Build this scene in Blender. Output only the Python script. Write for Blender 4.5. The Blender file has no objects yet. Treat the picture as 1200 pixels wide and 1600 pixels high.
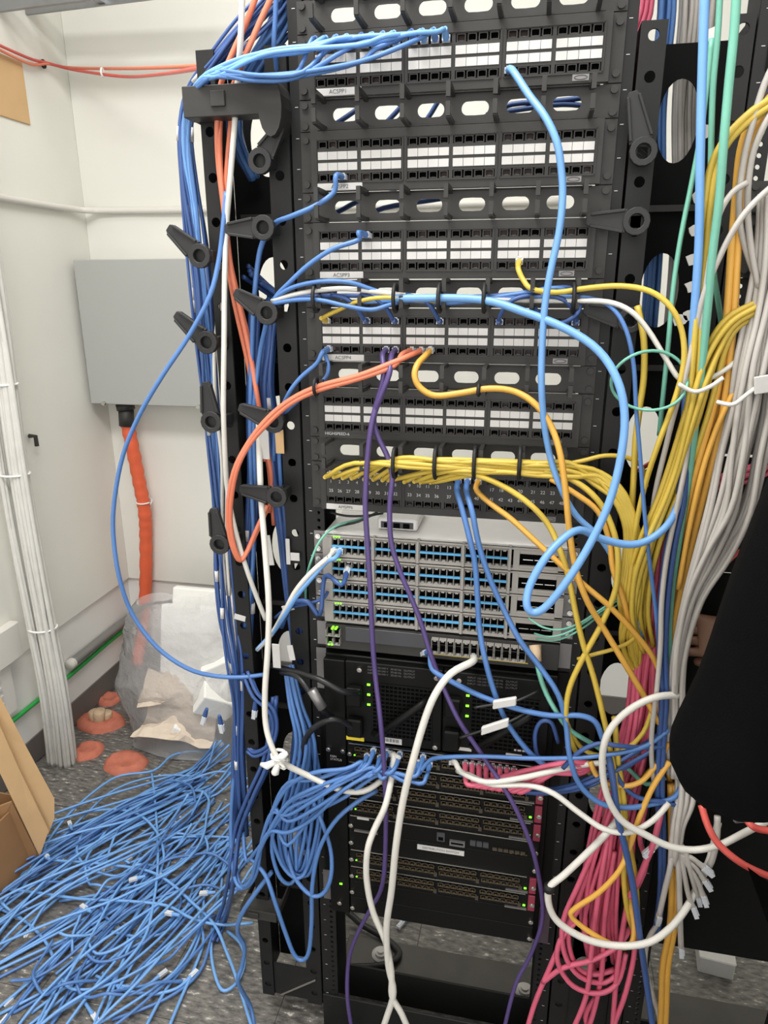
import bpy, math, random
from mathutils import Vector, Matrix, noise
random.seed(7)
S = bpy.context.scene
COL = S.collection
PI = math.pi
# ------------------------------------------------------------------ camera, world, lights, exposure
FPX = 1108.96
CAM = Vector((.1442, -1.2049, 1.6993))
cam = bpy.data.cameras.new('camera'); co = bpy.data.objects.new('camera', cam); COL.objects.link(co)
co.location = CAM; co.rotation_euler = (1.2622, .0019, .2058)
cam.sensor_fit = 'VERTICAL'; cam.sensor_height = 36; cam.lens = 36 * FPX / 1600; cam.clip_start = .02
S.camera = co
ROT = co.rotation_euler.to_matrix()
S.view_settings.view_transform = 'Standard'; S.view_settings.look = 'None'
S.view_settings.gamma = 1; S.view_settings.use_curve_mapping = False
S.view_settings.exposure = 0.0
w = bpy.data.worlds.new('world'); S.world = w; w.use_nodes = True
w.node_tree.nodes['Background'].inputs[0].default_value = (1, .985, .96, 1)
w.node_tree.nodes['Background'].inputs[1].default_value = 2.0
CEIL = 3.25
LAMPS = [(.15, -1.3, 5), (-.45, -.6, 58), (-.6, .45, 12), (1.4, -1.3, 6)]
def area(x, y, e):
    l = bpy.data.lights.new('lamp', 'AREA'); l.shape = 'RECTANGLE'; l.size = 1.15; l.size_y = .56; l.energy = e; l.color = (1, .99, .965)
    o = bpy.data.objects.new('lamp', l); COL.objects.link(o); o.location = (x, y, CEIL - .05); return o
for a in LAMPS: area(*a)

# ------------------------------------------------------------------ helpers
def lin(c): return tuple(((v / 255) / 12.92 if v / 255 <= .04045 else ((v / 255 + .055) / 1.055) ** 2.4) for v in c)
def mat(name, rgb, rough=.5, metal=0, vary=.0, scale=30, bump=0, bscale=200, emit=0, coat=0, alpha=None, trans=0, spec=.5):
    m = bpy.data.materials.new(name); m.use_nodes = True; nt = m.node_tree; b = nt.nodes['Principled BSDF']
    c = lin(rgb) + (1,)
    b.inputs['Base Color'].default_value = c; b.inputs['Roughness'].default_value = rough; b.inputs['Metallic'].default_value = metal
    b.inputs['Specular IOR Level'].default_value = spec
    if coat: b.inputs['Coat Weight'].default_value = coat
    if trans: b.inputs['Transmission Weight'].default_value = trans
    if emit: b.inputs['Emission Color'].default_value = c; b.inputs['Emission Strength'].default_value = emit
    g = nt.nodes.new('ShaderNodeNewGeometry')
    if vary:
        n = nt.nodes.new('ShaderNodeTexNoise'); n.inputs['Scale'].default_value = scale; n.inputs['Detail'].default_value = 4
        r = nt.nodes.new('ShaderNodeValToRGB')
        r.color_ramp.elements[0].color = tuple(v * (1 - vary) for v in c[:3]) + (1,); r.color_ramp.elements[1].color = tuple(min(1, v * (1 + vary)) for v in c[:3]) + (1,)
        r.color_ramp.elements[0].position = .3; r.color_ramp.elements[1].position = .7
        nt.links.new(g.outputs['Position'], n.inputs['Vector']); nt.links.new(n.outputs['Fac'], r.inputs['Fac']); nt.links.new(r.outputs[0], b.inputs['Base Color'])
    if bump:
        n = nt.nodes.new('ShaderNodeTexNoise'); n.inputs['Scale'].default_value = bscale
        bp = nt.nodes.new('ShaderNodeBump'); bp.inputs['Strength'].default_value = bump; bp.inputs['Distance'].default_value = .002
        nt.links.new(g.outputs['Position'], n.inputs['Vector']); nt.links.new(n.outputs['Fac'], bp.inputs['Height']); nt.links.new(bp.outputs[0], b.inputs['Normal'])
    return m
M = {}
M['wall'] = mat('wall_paint', (224, 223, 215), .7, vary=.03, scale=2.5, bump=.08, bscale=90)
M['wall_low'] = mat('lower_wall_paint', (228, 227, 223), .7, vary=.04, scale=3)
M['ceiling'] = mat('ceiling_tile', (225, 223, 216), .9, vary=.04, scale=60)
M['vinyl'] = mat('vinyl_base', (104, 99, 95), .5, vary=.08, scale=6)
M['black'] = mat('black_powder_coat', (26, 26, 26), .5, vary=.08, scale=40, bump=.05, bscale=900, spec=.3)
M['black2'] = mat('black_plastic', (50, 49, 47), .5, vary=.06, scale=60, spec=.35)
M['chassis'] = mat('chassis_black', (11, 11, 10), .5, vary=.06, scale=60, spec=.18)
M['pitch'] = mat('cavity_black', (9, 9, 9), .9, spec=.05)
M['jackin'] = mat('jack_interior', (52, 36, 33), .6)
M['lever'] = mat('lever_plastic', (32, 32, 32), .6, bump=.05, bscale=600)
M['panelblack'] = mat('matt_black_panel', (18, 18, 18), .8, vary=.06, scale=40, spec=.12)
M['label'] = mat('paper_label', (196, 194, 191), .6, vary=.02, scale=80)
M['print'] = mat('print_ink', (90, 88, 88), .7)
M['lightprint'] = mat('white_print', (190, 190, 190), .7)
M['grayp'] = mat('grey_switch_plastic', (150, 146, 140), .5, vary=.03)
M['graym'] = mat('grey_metal', (128, 126, 126), .4, .6, vary=.05)
M['dgray'] = mat('dark_grey_panel', (62, 62, 66), .5)
M['silver'] = mat('bright_screw', (205, 203, 198), .25, 1)
M['gold'] = mat('gold_contact', (120, 96, 50), .4, .5)
M['swtop'] = mat('switch_lid', (226, 224, 222), .5, vary=.02)
M['swblue'] = mat('blue_stripe', (88, 160, 205), .5)
M['led'] = mat('green_led', (120, 240, 40), .4, emit=2.2)
M['magenta'] = mat('card_ejector', (130, 42, 62), .5)
M['purplish'] = mat('mauve_bracket', (78, 66, 76), .5)
M['ylabel'] = mat('yellow_label', (214, 190, 45), .6)
M['boxgray'] = mat('grey_enamel', (165, 166, 163), .45, vary=.015, scale=3)
M['conduit'] = mat('orange_conduit', (222, 98, 62), .5, vary=.05, scale=20)
M['putty'] = mat('orange_firestop', (190, 112, 90), .8, vary=.12, scale=40, bump=.5, bscale=40)
M['tan'] = mat('tan_core', (196, 170, 140), .8, vary=.15, scale=40)
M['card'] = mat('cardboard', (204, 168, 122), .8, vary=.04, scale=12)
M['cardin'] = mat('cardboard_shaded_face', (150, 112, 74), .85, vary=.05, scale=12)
M['foam'] = mat('white_foam', (240, 239, 234), .8, vary=.02)
M['kraft'] = mat('pale_paper', (212, 196, 178), .8, vary=.04)
M['pipe'] = mat('grey_pipe', (128, 128, 126), .4, .2)
M['paintpipe'] = mat('painted_conduit', (214, 211, 204), .5)
M['green'] = mat('green_wire', (38, 160, 72), .45)
M['tray'] = mat('tray_steel', (150, 152, 154), .35, .7, vary=.05)
M['skin'] = mat('skin', (120, 86, 66), .55, vary=.06, scale=40)
M['jacket'] = mat('black_jacket', (7, 7, 8), .9, vary=.15, scale=12, bump=.3, bscale=500, spec=.08)
M['hair'] = mat('dark_hair', (22, 18, 16), .6, bump=.4, bscale=400)
M['tie'] = mat('white_tie', (228, 227, 222), .5)
M['btie'] = mat('black_tie', (18, 18, 18), .6)
M['clear'] = mat('clear_plug', (205, 208, 214), .2, coat=.5)
M['base'] = mat('grey_base_plate', (78, 76, 74), .35, .6, vary=.1, scale=14)
CC = dict(blue=(78, 118, 176), sky=(108, 156, 212), navy=(54, 82, 136), yellow=(198, 170, 66), amber=(214, 162, 70), pink=(208, 94, 120), grey=(176, 171, 165),
          white=(208, 205, 197), teal=(108, 172, 152), purple=(80, 64, 116), orange=(216, 122, 92), red=(202, 84, 76), black=(22, 22, 23), green=(56, 156, 82), trunk=(206, 204, 198))
for k, v in CC.items(): M['c_' + k] = mat(k + '_jacket', v, .42, vary=.05, scale=25)

def tag(o, label, cat, group=None, kind=None):
    o['label'] = label; o['category'] = cat
    if group: o['group'] = group
    if kind: o['kind'] = kind
    return o
def empty(name, label, cat, loc=(0, 0, 0), group=None):
    o = bpy.data.objects.new(name, None); COL.objects.link(o); o.location = loc; o.empty_display_size = .05
    return tag(o, label, cat, group)
class MB:
    def __init__(s): s.v = []; s.f = []; s.m = []
    def quad(s, *ix, mi=0): s.f.append(ix); s.m.append(mi)
    def box(s, x0, x1, y0, y1, z0, z1, mi=0):
        n = len(s.v); s.v += [(x, y, z) for x in (x0, x1) for y in (y0, y1) for z in (z0, z1)]
        for q in ((0, 1, 3, 2), (4, 6, 7, 5), (0, 4, 5, 1), (2, 3, 7, 6), (0, 2, 6, 4), (1, 5, 7, 3)): s.quad(*[n + i for i in q], mi=mi)
        return s
    def obox(s, c, ax, ay, az, mi=0):      # oriented box: centre and three half-axis vectors
        n = len(s.v); c = Vector(c)
        s.v += [tuple(c + Vector(ax) * a + Vector(ay) * b + Vector(az) * d) for a in (-1, 1) for b in (-1, 1) for d in (-1, 1)]
        for q in ((0, 1, 3, 2), (4, 6, 7, 5), (0, 4, 5, 1), (2, 3, 7, 6), (0, 2, 6, 4), (1, 5, 7, 3)): s.quad(*[n + i for i in q], mi=mi)
        return s
    def tube(s, pts, r, n=6, mi=0, flat=None, rot=0):
        pts = [Vector(p) for p in pts]; k = len(s.v); L = len(pts); nrm = None
        for i, p in enumerate(pts):
            t = (pts[min(i + 1, L - 1)] - pts[max(i - 1, 0)])
            t = t.normalized() if t.length > 1e-9 else Vector((0, 0, 1))
            if nrm is None:
                nrm = t.cross(Vector((0, 1, 0)));
                if nrm.length < .1: nrm = t.cross(Vector((1, 0, 0)))
            nrm = (nrm - t * nrm.dot(t)).normalized(); b = t.cross(nrm)
            rr = r[i] if isinstance(r, (list, tuple)) else r
            for j in range(n):
                a = 2 * PI * j / n + rot
                s.v.append(tuple(p + nrm * math.cos(a) * rr + b * math.sin(a) * rr * (flat or 1)))
        for i in range(L - 1):
            for j in range(n):
                s.quad(k + i * n + j, k + i * n + (j + 1) % n, k + (i + 1) * n + (j + 1) % n, k + (i + 1) * n + j, mi=mi)
        s.quad(*[k + j for j in range(n)][::-1], mi=mi); s.quad(*[k + (L - 1) * n + j for j in range(n)], mi=mi)
        return s
    def cyl(s, p0, p1, r, n=12, mi=0): return s.tube([p0, p1], r, n, mi)
    def holecell(s, u0, u1, v0, v1, cu, cv, hu, hv, d0, d1, T, sup=2, n=16, mi=0):   # a rectangle with a round or stadium hole, given thickness
        k = len(s.v); ring = []
        rw, rh = (u1 - u0), (v1 - v0)
        angs = sorted({round(2 * PI * i / n, 6) for i in range(n)} | {round(math.atan2(vv - cv, uu - cu) % (2 * PI), 6) for uu in (u0, u1) for vv in (v0, v1)})
        for a in angs:
            ca, sa = math.cos(a), math.sin(a)
            den = (abs(ca) ** sup + abs(sa) ** sup) ** (1 / sup)
            if sup == 0 or abs(hu - hv) < 1e-6: hx, hy = cu + hu * ca, cv + hv * sa
            elif sup == 9:                                                    # stadium
                rr = min(hu, hv); ex = hu - rr; ey = hv - rr
                hx = cu + (ex if ca > 1e-6 else -ex if ca < -1e-6 else 0) + rr * ca; hy = cv + (ey if sa > 1e-6 else -ey if sa < -1e-6 else 0) + rr * sa
            else: hx, hy = cu + hu * ca / den, cv + hv * sa / den
            t = min(((u1 - cu) / ca if ca > 1e-6 else (u0 - cu) / ca if ca < -1e-6 else 1e9), ((v1 - cv) / sa if sa > 1e-6 else (v0 - cv) / sa if sa < -1e-6 else 1e9))
            ring.append(((cu + t * ca, cv + t * sa), (hx, hy)))
        m = len(ring)
        for (o, h) in ring: s.v += [T(o[0], d0, o[1]), T(h[0], d0, h[1]), T(h[0], d1, h[1]), T(o[0], d1, o[1])]
        for i in range(m):
            a, b = k + 4 * i, k + 4 * ((i + 1) % m)
            for c in range(3): s.quad(a + c, b + c, b + c + 1, a + c + 1, mi=mi)
        return s
    def mesh(s, name, mats, smooth=False):
        me = bpy.data.meshes.new(name); me.from_pydata(s.v, [], s.f)
        for m in (mats if isinstance(mats, (list, tuple)) else [mats]): me.materials.append(M[m] if isinstance(m, str) else m)
        me.polygons.foreach_set('material_index', s.m)
        if smooth: me.polygons.foreach_set('use_smooth', [True] * len(s.f))
        me.update(); return me
    def build(s, name, mats, parent=None, smooth=False, bevel=0, seg=1):
        o = bpy.data.objects.new(name, s.mesh(name, mats, smooth)); COL.objects.link(o)
        if parent: o.parent = parent; o.matrix_parent_inverse = Matrix.Translation(-wloc(parent))
        if bevel:
            b = o.modifiers.new('bevel', 'BEVEL'); b.width = bevel; b.segments = seg; b.limit_method = 'ANGLE'
        return o
def wloc(o):
    v = Vector(o.location)
    return v + wloc(o.parent) - (o.parent and -o.matrix_parent_inverse.translation or Vector()) if o.parent else v
def put(name, me, loc, parent=None, mat3=None):
    o = bpy.data.objects.new(name, me); COL.objects.link(o)
    if parent: o.parent = parent; o.matrix_parent_inverse = Matrix.Translation(-wloc(parent))
    o.location = loc
    if mat3 is not None: o.rotation_euler = mat3.to_euler()
    return o
TXYZ = lambda u, d, v: (u, d, v)
TYZ = lambda u, d, v: (d, u, v)
def text(body, size, loc, parent, m='print', name='lettering', align='LEFT', rot=(PI / 2, 0, 0)):
    c = bpy.data.curves.new(name, 'FONT'); c.body = body; c.size = size; c.align_x = align; c.align_y = 'CENTER'; c.materials.append(M[m]); c.extrude = .0001
    o = bpy.data.objects.new(name, c); COL.objects.link(o)
    if parent: o.parent = parent; o.matrix_parent_inverse = Matrix.Translation(-wloc(parent))
    o.location = loc; o.rotation_euler = rot
    return o
# surveying: where a sight line meets the plane parallel to the rack face at depth Y (m), or a level height z
def ray(x, y): return ROT @ Vector(((x - 600) / FPX, -(y - 800) / FPX, -1))
def P(x, y, Y):
    d = ray(x, y); return CAM + d * ((Y - CAM.y) / d.y)
def F(x, y, z=.004):
    d = ray(x, y); return CAM + d * ((z - CAM.z) / d.z)
def proj(p):
    q = ROT.transposed() @ (Vector(p) - CAM); return 600 + FPX * q.x / -q.z, 800 - FPX * q.y / -q.z
def depth(p): return -(ROT.transposed() @ (Vector(p) - CAM)).z
def spline(pts, seg=.02):
    pts = [Vector(p) for p in pts]; out = []
    if len(pts) == 2: pts = [pts[0], (pts[0] + pts[1]) / 2, pts[1]]
    for i in range(len(pts) - 1):
        p0 = pts[max(i - 1, 0)]; p1 = pts[i]; p2 = pts[i + 1]; p3 = pts[min(i + 2, len(pts) - 1)]
        n = max(4, min(9, int((p2 - p1).length / seg)))
        for k in range(n):
            t = k / n
            out.append(.5 * ((2 * p1) + (p2 - p0) * t + (2 * p0 - 5 * p1 + 4 * p2 - p3) * t * t + (3 * p1 - p0 - 3 * p2 + p3) * t ** 3))
    out.append(pts[-1]); return out

# ------------------------------------------------------------------ the room
WX, WY = -1.595, 1.455
ZP = 2.02; U = .04445
def struct(o): o['kind'] = 'structure'; return o
floor_m = bpy.data.materials.new('flecked_vinyl_tile'); floor_m.use_nodes = True
nt = floor_m.node_tree; b = nt.nodes['Principled BSDF']; g = nt.nodes.new('ShaderNodeNewGeometry')
mp = nt.nodes.new('ShaderNodeMapping'); mp.inputs['Scale'].default_value = (34, 92, 40); mp.inputs['Rotation'].default_value = (0, 0, .25)
n1 = nt.nodes.new('ShaderNodeTexNoise'); n1.inputs['Scale'].default_value = 1; n1.inputs['Detail'].default_value = 3; n1.inputs['Roughness'].default_value = .62
r1 = nt.nodes.new('ShaderNodeValToRGB')
e = r1.color_ramp.elements; e[0].position = .36; e[0].color = lin((76, 74, 73)) + (1,); e[1].position = .56; e[1].color = lin((116, 113, 108)) + (1,)
for p_, c_ in ((.62, (124, 121, 116)), (.66, (176, 172, 166)), (.74, (226, 221, 212))):
    q = e.new(p_); q.color = lin(c_) + (1,)
nt.links.new(g.outputs['Position'], mp.inputs[0]); nt.links.new(mp.outputs[0], n1.inputs['Vector']); nt.links.new(n1.outputs['Fac'], r1.inputs['Fac']); nt.links.new(r1.outputs[0], b.inputs['Base Color'])
b.inputs['Roughness'].default_value = .3
M['floor'] = floor_m
fl = struct(MB().box(WX - .1, 3.1, -2.6, WY + .1, -.06, -.003).build('floor', 'vinyl'))
T_ = .3048
tm = MB().box(-T_ / 2 + .0008, T_ / 2 - .0008, -T_ / 2 + .0008, T_ / 2 - .0008, -.003, 0).mesh('floor_tile', 'floor')
for i in range(10):
    for j in range(10): put('floor_tile', tm, (WX + T_ * (i + .5), WY - T_ * (j + .5), 0), fl)
Zd = .452
wl = struct(MB().box(WX - .1, WX, -2.6, WY + .1, 0, CEIL).build('wall_left', 'wall_low'))
wb = struct(MB().box(WX - .1, 3.1, WY, WY + .1, 0, CEIL).build('wall_back', 'wall_low'))
MB().box(WX, WX + .014, -2.6, WY, Zd, CEIL).build('drywall_panel', 'wall', wl, bevel=.002)
MB().box(WX + .0141, 3.1, WY - .014, WY, Zd, CEIL).build('drywall_panel', 'wall', wb, bevel=.002)
struct(MB().box(3, 3.1, -2.6, WY + .1, 0, CEIL).build('wall_right', 'wall'))
# front wall left out so added even world light fills the room
struct(MB().box(WX - .1, 3.1, -2.6, WY + .1, CEIL, CEIL + .1).build('ceiling', 'ceiling'))
for nm, a in (('baseboard_left', (WX, WX + .006, -2.4, WY, .004, .108)), ('baseboard_back', (WX + .0062, 3, WY - .006, WY, .004, .108))):
    struct(MB().box(*a).build(nm, 'vinyl', bevel=.002))
for i, (x, y, e_) in enumerate(LAMPS):
    t = empty('ceiling_light', 'long recessed ceiling lamp above ' + ('the front of the rack', 'the cable heap', 'the back wall', 'the person')[i], 'light', (x, y, CEIL))
    mb = MB()
    for a in ((-.62, -.59, -.31, .31), (.59, .62, -.31, .31), (-.59, .59, -.31, -.29), (-.59, .59, .29, .31)): mb.box(x + a[0], x + a[1], y + a[2], y + a[3], CEIL - .045, CEIL)
    mb.build('frame', 'label', t)
    MB().box(x - .59, x + .59, y - .29, y + .29, CEIL - .02, CEIL - .001).build('reflector', 'label', t)

# things on the walls
# grey enclosure
bx = empty('junction_box', 'grey steel enclosure on back wall above the orange conduit', 'electrical box', (-1.31, WY, 1.3))
MB().box(-1.557, -1.03, 1.305, WY - .016, 1.262, 1.79).build('body', 'boxgray', bx, bevel=.004)
MB().box(-1.561, -1.026, 1.298, 1.3049, 1.258, 1.794).build('door', 'boxgray', bx, bevel=.003)
mb = MB()
for x in (-1.50, -1.1): mb.cyl((x, 1.285, 1.262), (x, 1.298, 1.262), .008, 8)
mb.build('screw', 'silver', bx)
ic = empty('conduit', 'orange corrugated conduit dropping from grey enclosure behind plastic bag', 'conduit', (-1.37, 1.36, 1.26))
pts = [P(196, 650, 1.35), P(205, 690, 1.36), P(217, 750, 1.38), P(226, 800, 1.39), P(228, 850, 1.4), P(227, 930, 1.4), P(220, 1000, 1.38), P(213, 1040, 1.3)]
sp = spline(pts, .006); MB().tube(sp, [.0265 + .0022 * math.sin(i * 2.1) for i in range(len(sp))], 12).build('hose', 'conduit', ic, True)
MB().cyl(P(195, 630, 1.35), P(197, 640, 1.35), .036, 16).cyl(P(197, 640, 1.35), P(198, 665, 1.35), .03, 16).build('coupling', 'black2', ic, True)
tz = P(225, 783, 1.39)
mb = MB(); mb.tube([tz + Vector((.032 * math.cos(a), .032 * math.sin(a), .004 * math.sin(a))) for a in [2 * PI * i / 16 for i in range(17)]], .0035, 6)
mb.tube([tz + Vector((.03, -.01, 0)), tz + Vector((.05, -.02, .012)), tz + Vector((.046, -.03, -.004))], .003, 5)
mb.build('zip_tie', 'tie', ic, True)
# painted conduit running round the corner, grey pipe, green wire
def run(name, label, cat, m, pts, r, n=10):
    return tag(MB().tube(spline(pts, .03), r, n).build(name, m, None, True), label, cat)
zc = 1.972
t = run('wall_conduit', 'thin white painted conduit running round both walls above the grey enclosure', 'conduit', 'paintpipe', [(WX + .032, -.6, zc + .01), (WX + .032, .9, zc), (WX + .032, 1.32, zc), (WX + .06, 1.395, zc), (WX + .14, WY - .03, zc), (-1.0, WY - .03, zc - .005), (.2, WY - .03, zc - .005)], .0115)
run('floor_pipe', 'short dark grey pipe low on left wall above green wire', 'pipe', 'pipe', [(WX + .022, .985, .282), (WX + .022, 1.25, .282), (WX + .03, 1.42, .284)], .018)
run('pipe_end', 'light fitting on near end of short grey wall pipe', 'pipe fitting', 'paintpipe', [(WX + .022, .962, .282), (WX + .022, .985, .282)], .021)
run('ground_wire', 'green ground wire along the foot of left wall', 'wire', 'green', [(WX + .013, .2, .245), (WX + .013, .62, .24), (WX + .013, .8, .238), (WX + .013, .97, .232), (WX + .013, 1.23, .236), (WX + .02, 1.4, .24)], .0085, 8)
# steel tray high up
a, b2 = F(-260, 36, 2.55), F(300, -38, 2.55); d = (b2 - a).normalized(); sd = Vector((-d.y, d.x, 0))
t = empty('cable_tray', 'grey steel cable tray at top left corner of frame', 'cable tray', a)
L = b2 - a
MB().obox(a + L * .5, L * .5, sd * .006, (0, 0, .03)).build('side_rail', 'tray', t, bevel=.002)
MB().obox(a + L * .5 + sd * .15 + Vector((0, 0, .04)), L * .5, sd * .006, (0, 0, .03)).build('side_rail', 'tray', t)
for k in (.1, .4, .7, .95): MB().obox(a + L * k + sd * .075 + Vector((0, 0, .02)), d * .012, sd * .07, (0, 0, .006)).build('rung', 'tray', t)
# brown patch and white wall box on left wall
tag(MB().box(WX + .0145, WX + .02, .86, 1.183, 2.22, 2.405).build('wood_patch', 'card', bevel=.002), 'brown fibreboard patch fixed high on left wall', 'board')
t = empty('wall_plate', 'white ribbed surface box low on left wall at frame edge', 'wall box', (WX, .6, .5))
MB().box(WX + .0142, WX + .05, .45, .71, .47, .60).build('cover', 'paintpipe', t, bevel=.004)
MB().box(WX, WX + .03, .45, .66, .28, .46).build('back_box', 'paintpipe', t, bevel=.003)
for k in range(5): MB().box(WX + .03, WX + .036, .47, .6, .30 + .03 * k, .312 + .03 * k).build('rib', 'label', t)
tag(MB().tube([(WX + .02, .94, 1.2), (WX + .045, .94, 1.2), (WX + .045, .94, 1.165)], .008, 6).build('hook', 'black2'), 'small black hook on left wall beside grey cable trunk', 'hook')
# firestop putty on the floor
def mound(label, x, y, rx, ry, h, core):
    mb = MB(); n = 22; rings = [(1, 0), (.93, .5), (.75, .9), (.62, 1), (.5, .75)]
    for k, (s_, z_) in enumerate(rings):
        for i in range(n):
            a = 2 * PI * i / n; q = 1 + .16 * noise.noise(Vector((math.cos(a) * 1.7 + x * 9, math.sin(a) * 1.7, k * .35)))
            mb.v.append((x + rx * s_ * q * math.cos(a), y + ry * s_ * q * math.sin(a), max(.0005, h * z_ * (1 + .5 * noise.noise(Vector((a * 2, k, x * 5)))))))
    for k in range(len(rings) - 1):
        for i in range(n): mb.quad(k * n + i, k * n + (i + 1) % n, (k + 1) * n + (i + 1) % n, (k + 1) * n + i)
    mb.quad(*[(len(rings) - 1) * n + i for i in range(n)])
    t = empty('firestop_putty', label, 'putty', (x, y, 0)); mb.build('ring', 'putty', t, True)
    for k in range(core):
        a = k * 2.4; rr = .3 * math.sqrt(k / max(1, core)); MB().cyl((x + rx * rr * math.cos(a), y + ry * rr * math.sin(a), .001), (x + rx * rr * math.cos(a) + .006, y + ry * rr * math.sin(a), h * 1.5 + .01 * (k % 3)), rx * .24, 10).build('core', 'tan', t, True, .004)
p = F(158, 1128); mound('orange putty ring with tan stubs around floor hole by left wall', p.x, p.y, .1, .075, .03, 5)
p = F(196, 1192); mound('low orange putty disc in front of plastic bag', p.x, p.y, .085, .07, .022, 0)
p = F(130, 1172); mound('orange putty patch at right foot of grey cable trunk', p.x + .02, p.y, .055, .06, .02, 0)
p = F(172, 1093); mound('small orange putty patch at the wall beside bag', p.x, p.y, .05, .05, .02, 0)

# ------------------------------------------------------------------ cables
plug_mesh = {}
def plug_for(c):
    if c not in plug_mesh:
        mb = MB(); mb.box(-.024, 0, -.0058, .0058, -.004, .004, 0); mb.box(-.02, -.004, -.003, .003, .004, .0062, 0)
        mb.tube([(-.002, 0, 0), (.008, 0, 0), (.022, 0, 0)], [.0055, .005, .0036], 8, 1)
        plug_mesh[c] = mb.mesh('plug', ['clear', 'c_' + c])
    return plug_mesh[c]
def align(d):
    x = d.normalized(); up = Vector((0, 0, 1)) if abs(x.z) < .9 else Vector((1, 0, 0)); y = up.cross(x).normalized(); z = x.cross(y)
    return Matrix((x, y, z)).transposed()
NAMES = dict(sky='blue', navy='dark_blue')
def rad(w, pts): return max(.0012, w / 2 * sum(depth(p) for p in pts) / len(pts) / FPX)
def pp(q): return q if isinstance(q, Vector) else P(q[0], q[1], q[2] / 100)
def cable(label, c, w, pts, group=None, plug='', wraps=(), name=None, cat='cable', r=None, n=6, seg=.02):
    pts = [pp(q) for q in pts]; r = r or rad(w, pts)
    for q in pts: q.x = max(q.x, WX + .034)
    sp = spline(pts, seg)
    o = tag(MB().tube(sp, r, n).build(name or NAMES.get(c, c) + '_cable', 'c_' + c, None, True), label, cat, group)
    L = len(sp)
    if 's' in plug: put('plug', plug_for(c), sp[0], o, align(sp[1] - sp[0]))
    if 'e' in plug: put('plug', plug_for(c), sp[-1], o, align(sp[-2] - sp[-1]))
    for f in wraps:
        i = min(L - 2, max(1, int(f * L))); d = (sp[i + 1] - sp[i - 1]).normalized()
        MB().tube([sp[i] - d * .011, sp[i] + d * .011], r * 1.35, 8).build('label_wrap', 'label', o, True)
    return o
def bundle(label, group, c, w, pts, n, spread, twist=.6, plug='', wraps=0, ends=None, starts=None, wob=.25, seed=0, r=None):
    rnd = random.Random(seed + 11); P3 = [pp(q) for q in pts]; r = r or rad(w, P3); m = len(P3); out = []
    for i in range(n):
        rr = math.sqrt((i + .5) / n); a0 = 2.39996 * i + rnd.random() * .4; q = []; ph = rnd.random() * 9
        for k, p in enumerate(P3):
            t = (P3[min(k + 1, m - 1)] - P3[max(k - 1, 0)]).normalized(); n1 = t.cross(Vector((0, 1, 0)))
            n1 = n1.normalized() if n1.length > .05 else Vector((1, 0, 0)); n2 = t.cross(n1)
            s = (spread[k] if isinstance(spread, (list, tuple)) else spread) / 1000
            a = a0 + twist * k / m * (1 if i % 2 else -.6) + wob * math.sin(ph + k * 1.3)
            q.append(p + (n1 * math.cos(a) + n2 * math.sin(a) * .75) * rr * s * (1 + wob * .6 * math.sin(ph * 2 + k * .9)))
        if starts: q = [pp(z) for z in starts[i % len(starts)]] + q
        if ends: q = q + [pp(z) for z in ends[i % len(ends)]]
        wr = [rnd.uniform(.1, .95) for _ in range(wraps)] if wraps >= 1 else ([rnd.uniform(.1, .95)] if rnd.random() < wraps else [])
        out.append(cable(label, c, w, q, group, plug, wr, r=r))
    return out

# grey cable trunk rising from the floor at left
pts = [F(98, 1190, .003)] + [P(x, y, .72) for x, y in ((86, 1090), (66, 980), (43, 860), (22, 740), (2, 600), (-30, 400), (-80, 100))]; pts[-1].z = CEIL - .01
bundle('grey cable in thick trunk rising from floor at left wall', 'grey cables of the floor trunk', 'trunk', 6, pts, 32, [52, 50, 50, 50, 50, 52, 60, 70], wob=.06, r=.008)
for k, (i, lb) in enumerate(((2, 'white zip tie round grey trunk near the floor'), (4, 'white zip tie round grey trunk at middle height'), (5, 'white zip tie round grey trunk above the black hook'))):
    c = pts[i]; rr = .05
    tag(MB().tube([c + Vector((rr * math.cos(a), rr * .8 * math.sin(a), 0)) for a in [2 * PI * j / 20 for j in range(21)]], .004, 6).build('zip_tie', 'tie', None, True), lb, 'zip tie')

# wall-hung orange and red cables at top left
cable('pale orange cable strung along wall at top left', 'orange', 6, [P(-20, 68, 1.0), P(40, 100, 1.2), P(68, 100, 1.3), P(110, 106, 1.35), P(200, 107, 1.1), P(290, 104, .6), P(330, 100, .1), P(380, 96, .14), P(450, 80, .16), P(460, -20, .18)], r=.0048)
cable('red cable sagging along wall at top left', 'red', 6, [P(-20, 62, 1.0), P(30, 92, 1.2), P(68, 99, 1.3), P(110, 108, 1.35), P(160, 116, 1.2), P(205, 120, 1.1), P(260, 115, .7), P(325, 105, .12), P(380, 104, .15), P(456, 84, .17), P(470, -20, .18)], r=.0048)
c = P(68, 100, 1.29)
tag(MB().tube([c + Vector((0, 0.010 * math.cos(a), .011 * math.sin(a))) for a in [2 * PI * j / 12 for j in range(13)]], .004, 6).build('cable_tie', 'btie', None, True), 'black tie holding red and orange cables at wall corner', 'cable tie')
c = P(160, 113, 1.19)
tag(MB().tube([c + Vector((0, .008 * math.cos(a), .012 * math.sin(a))) for a in [2 * PI * j / 12 for j in range(13)]], .0035, 6).build('cable_tie', 'tie', None, True), 'white tie holding red and orange cables on back wall', 'cable tie')

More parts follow.
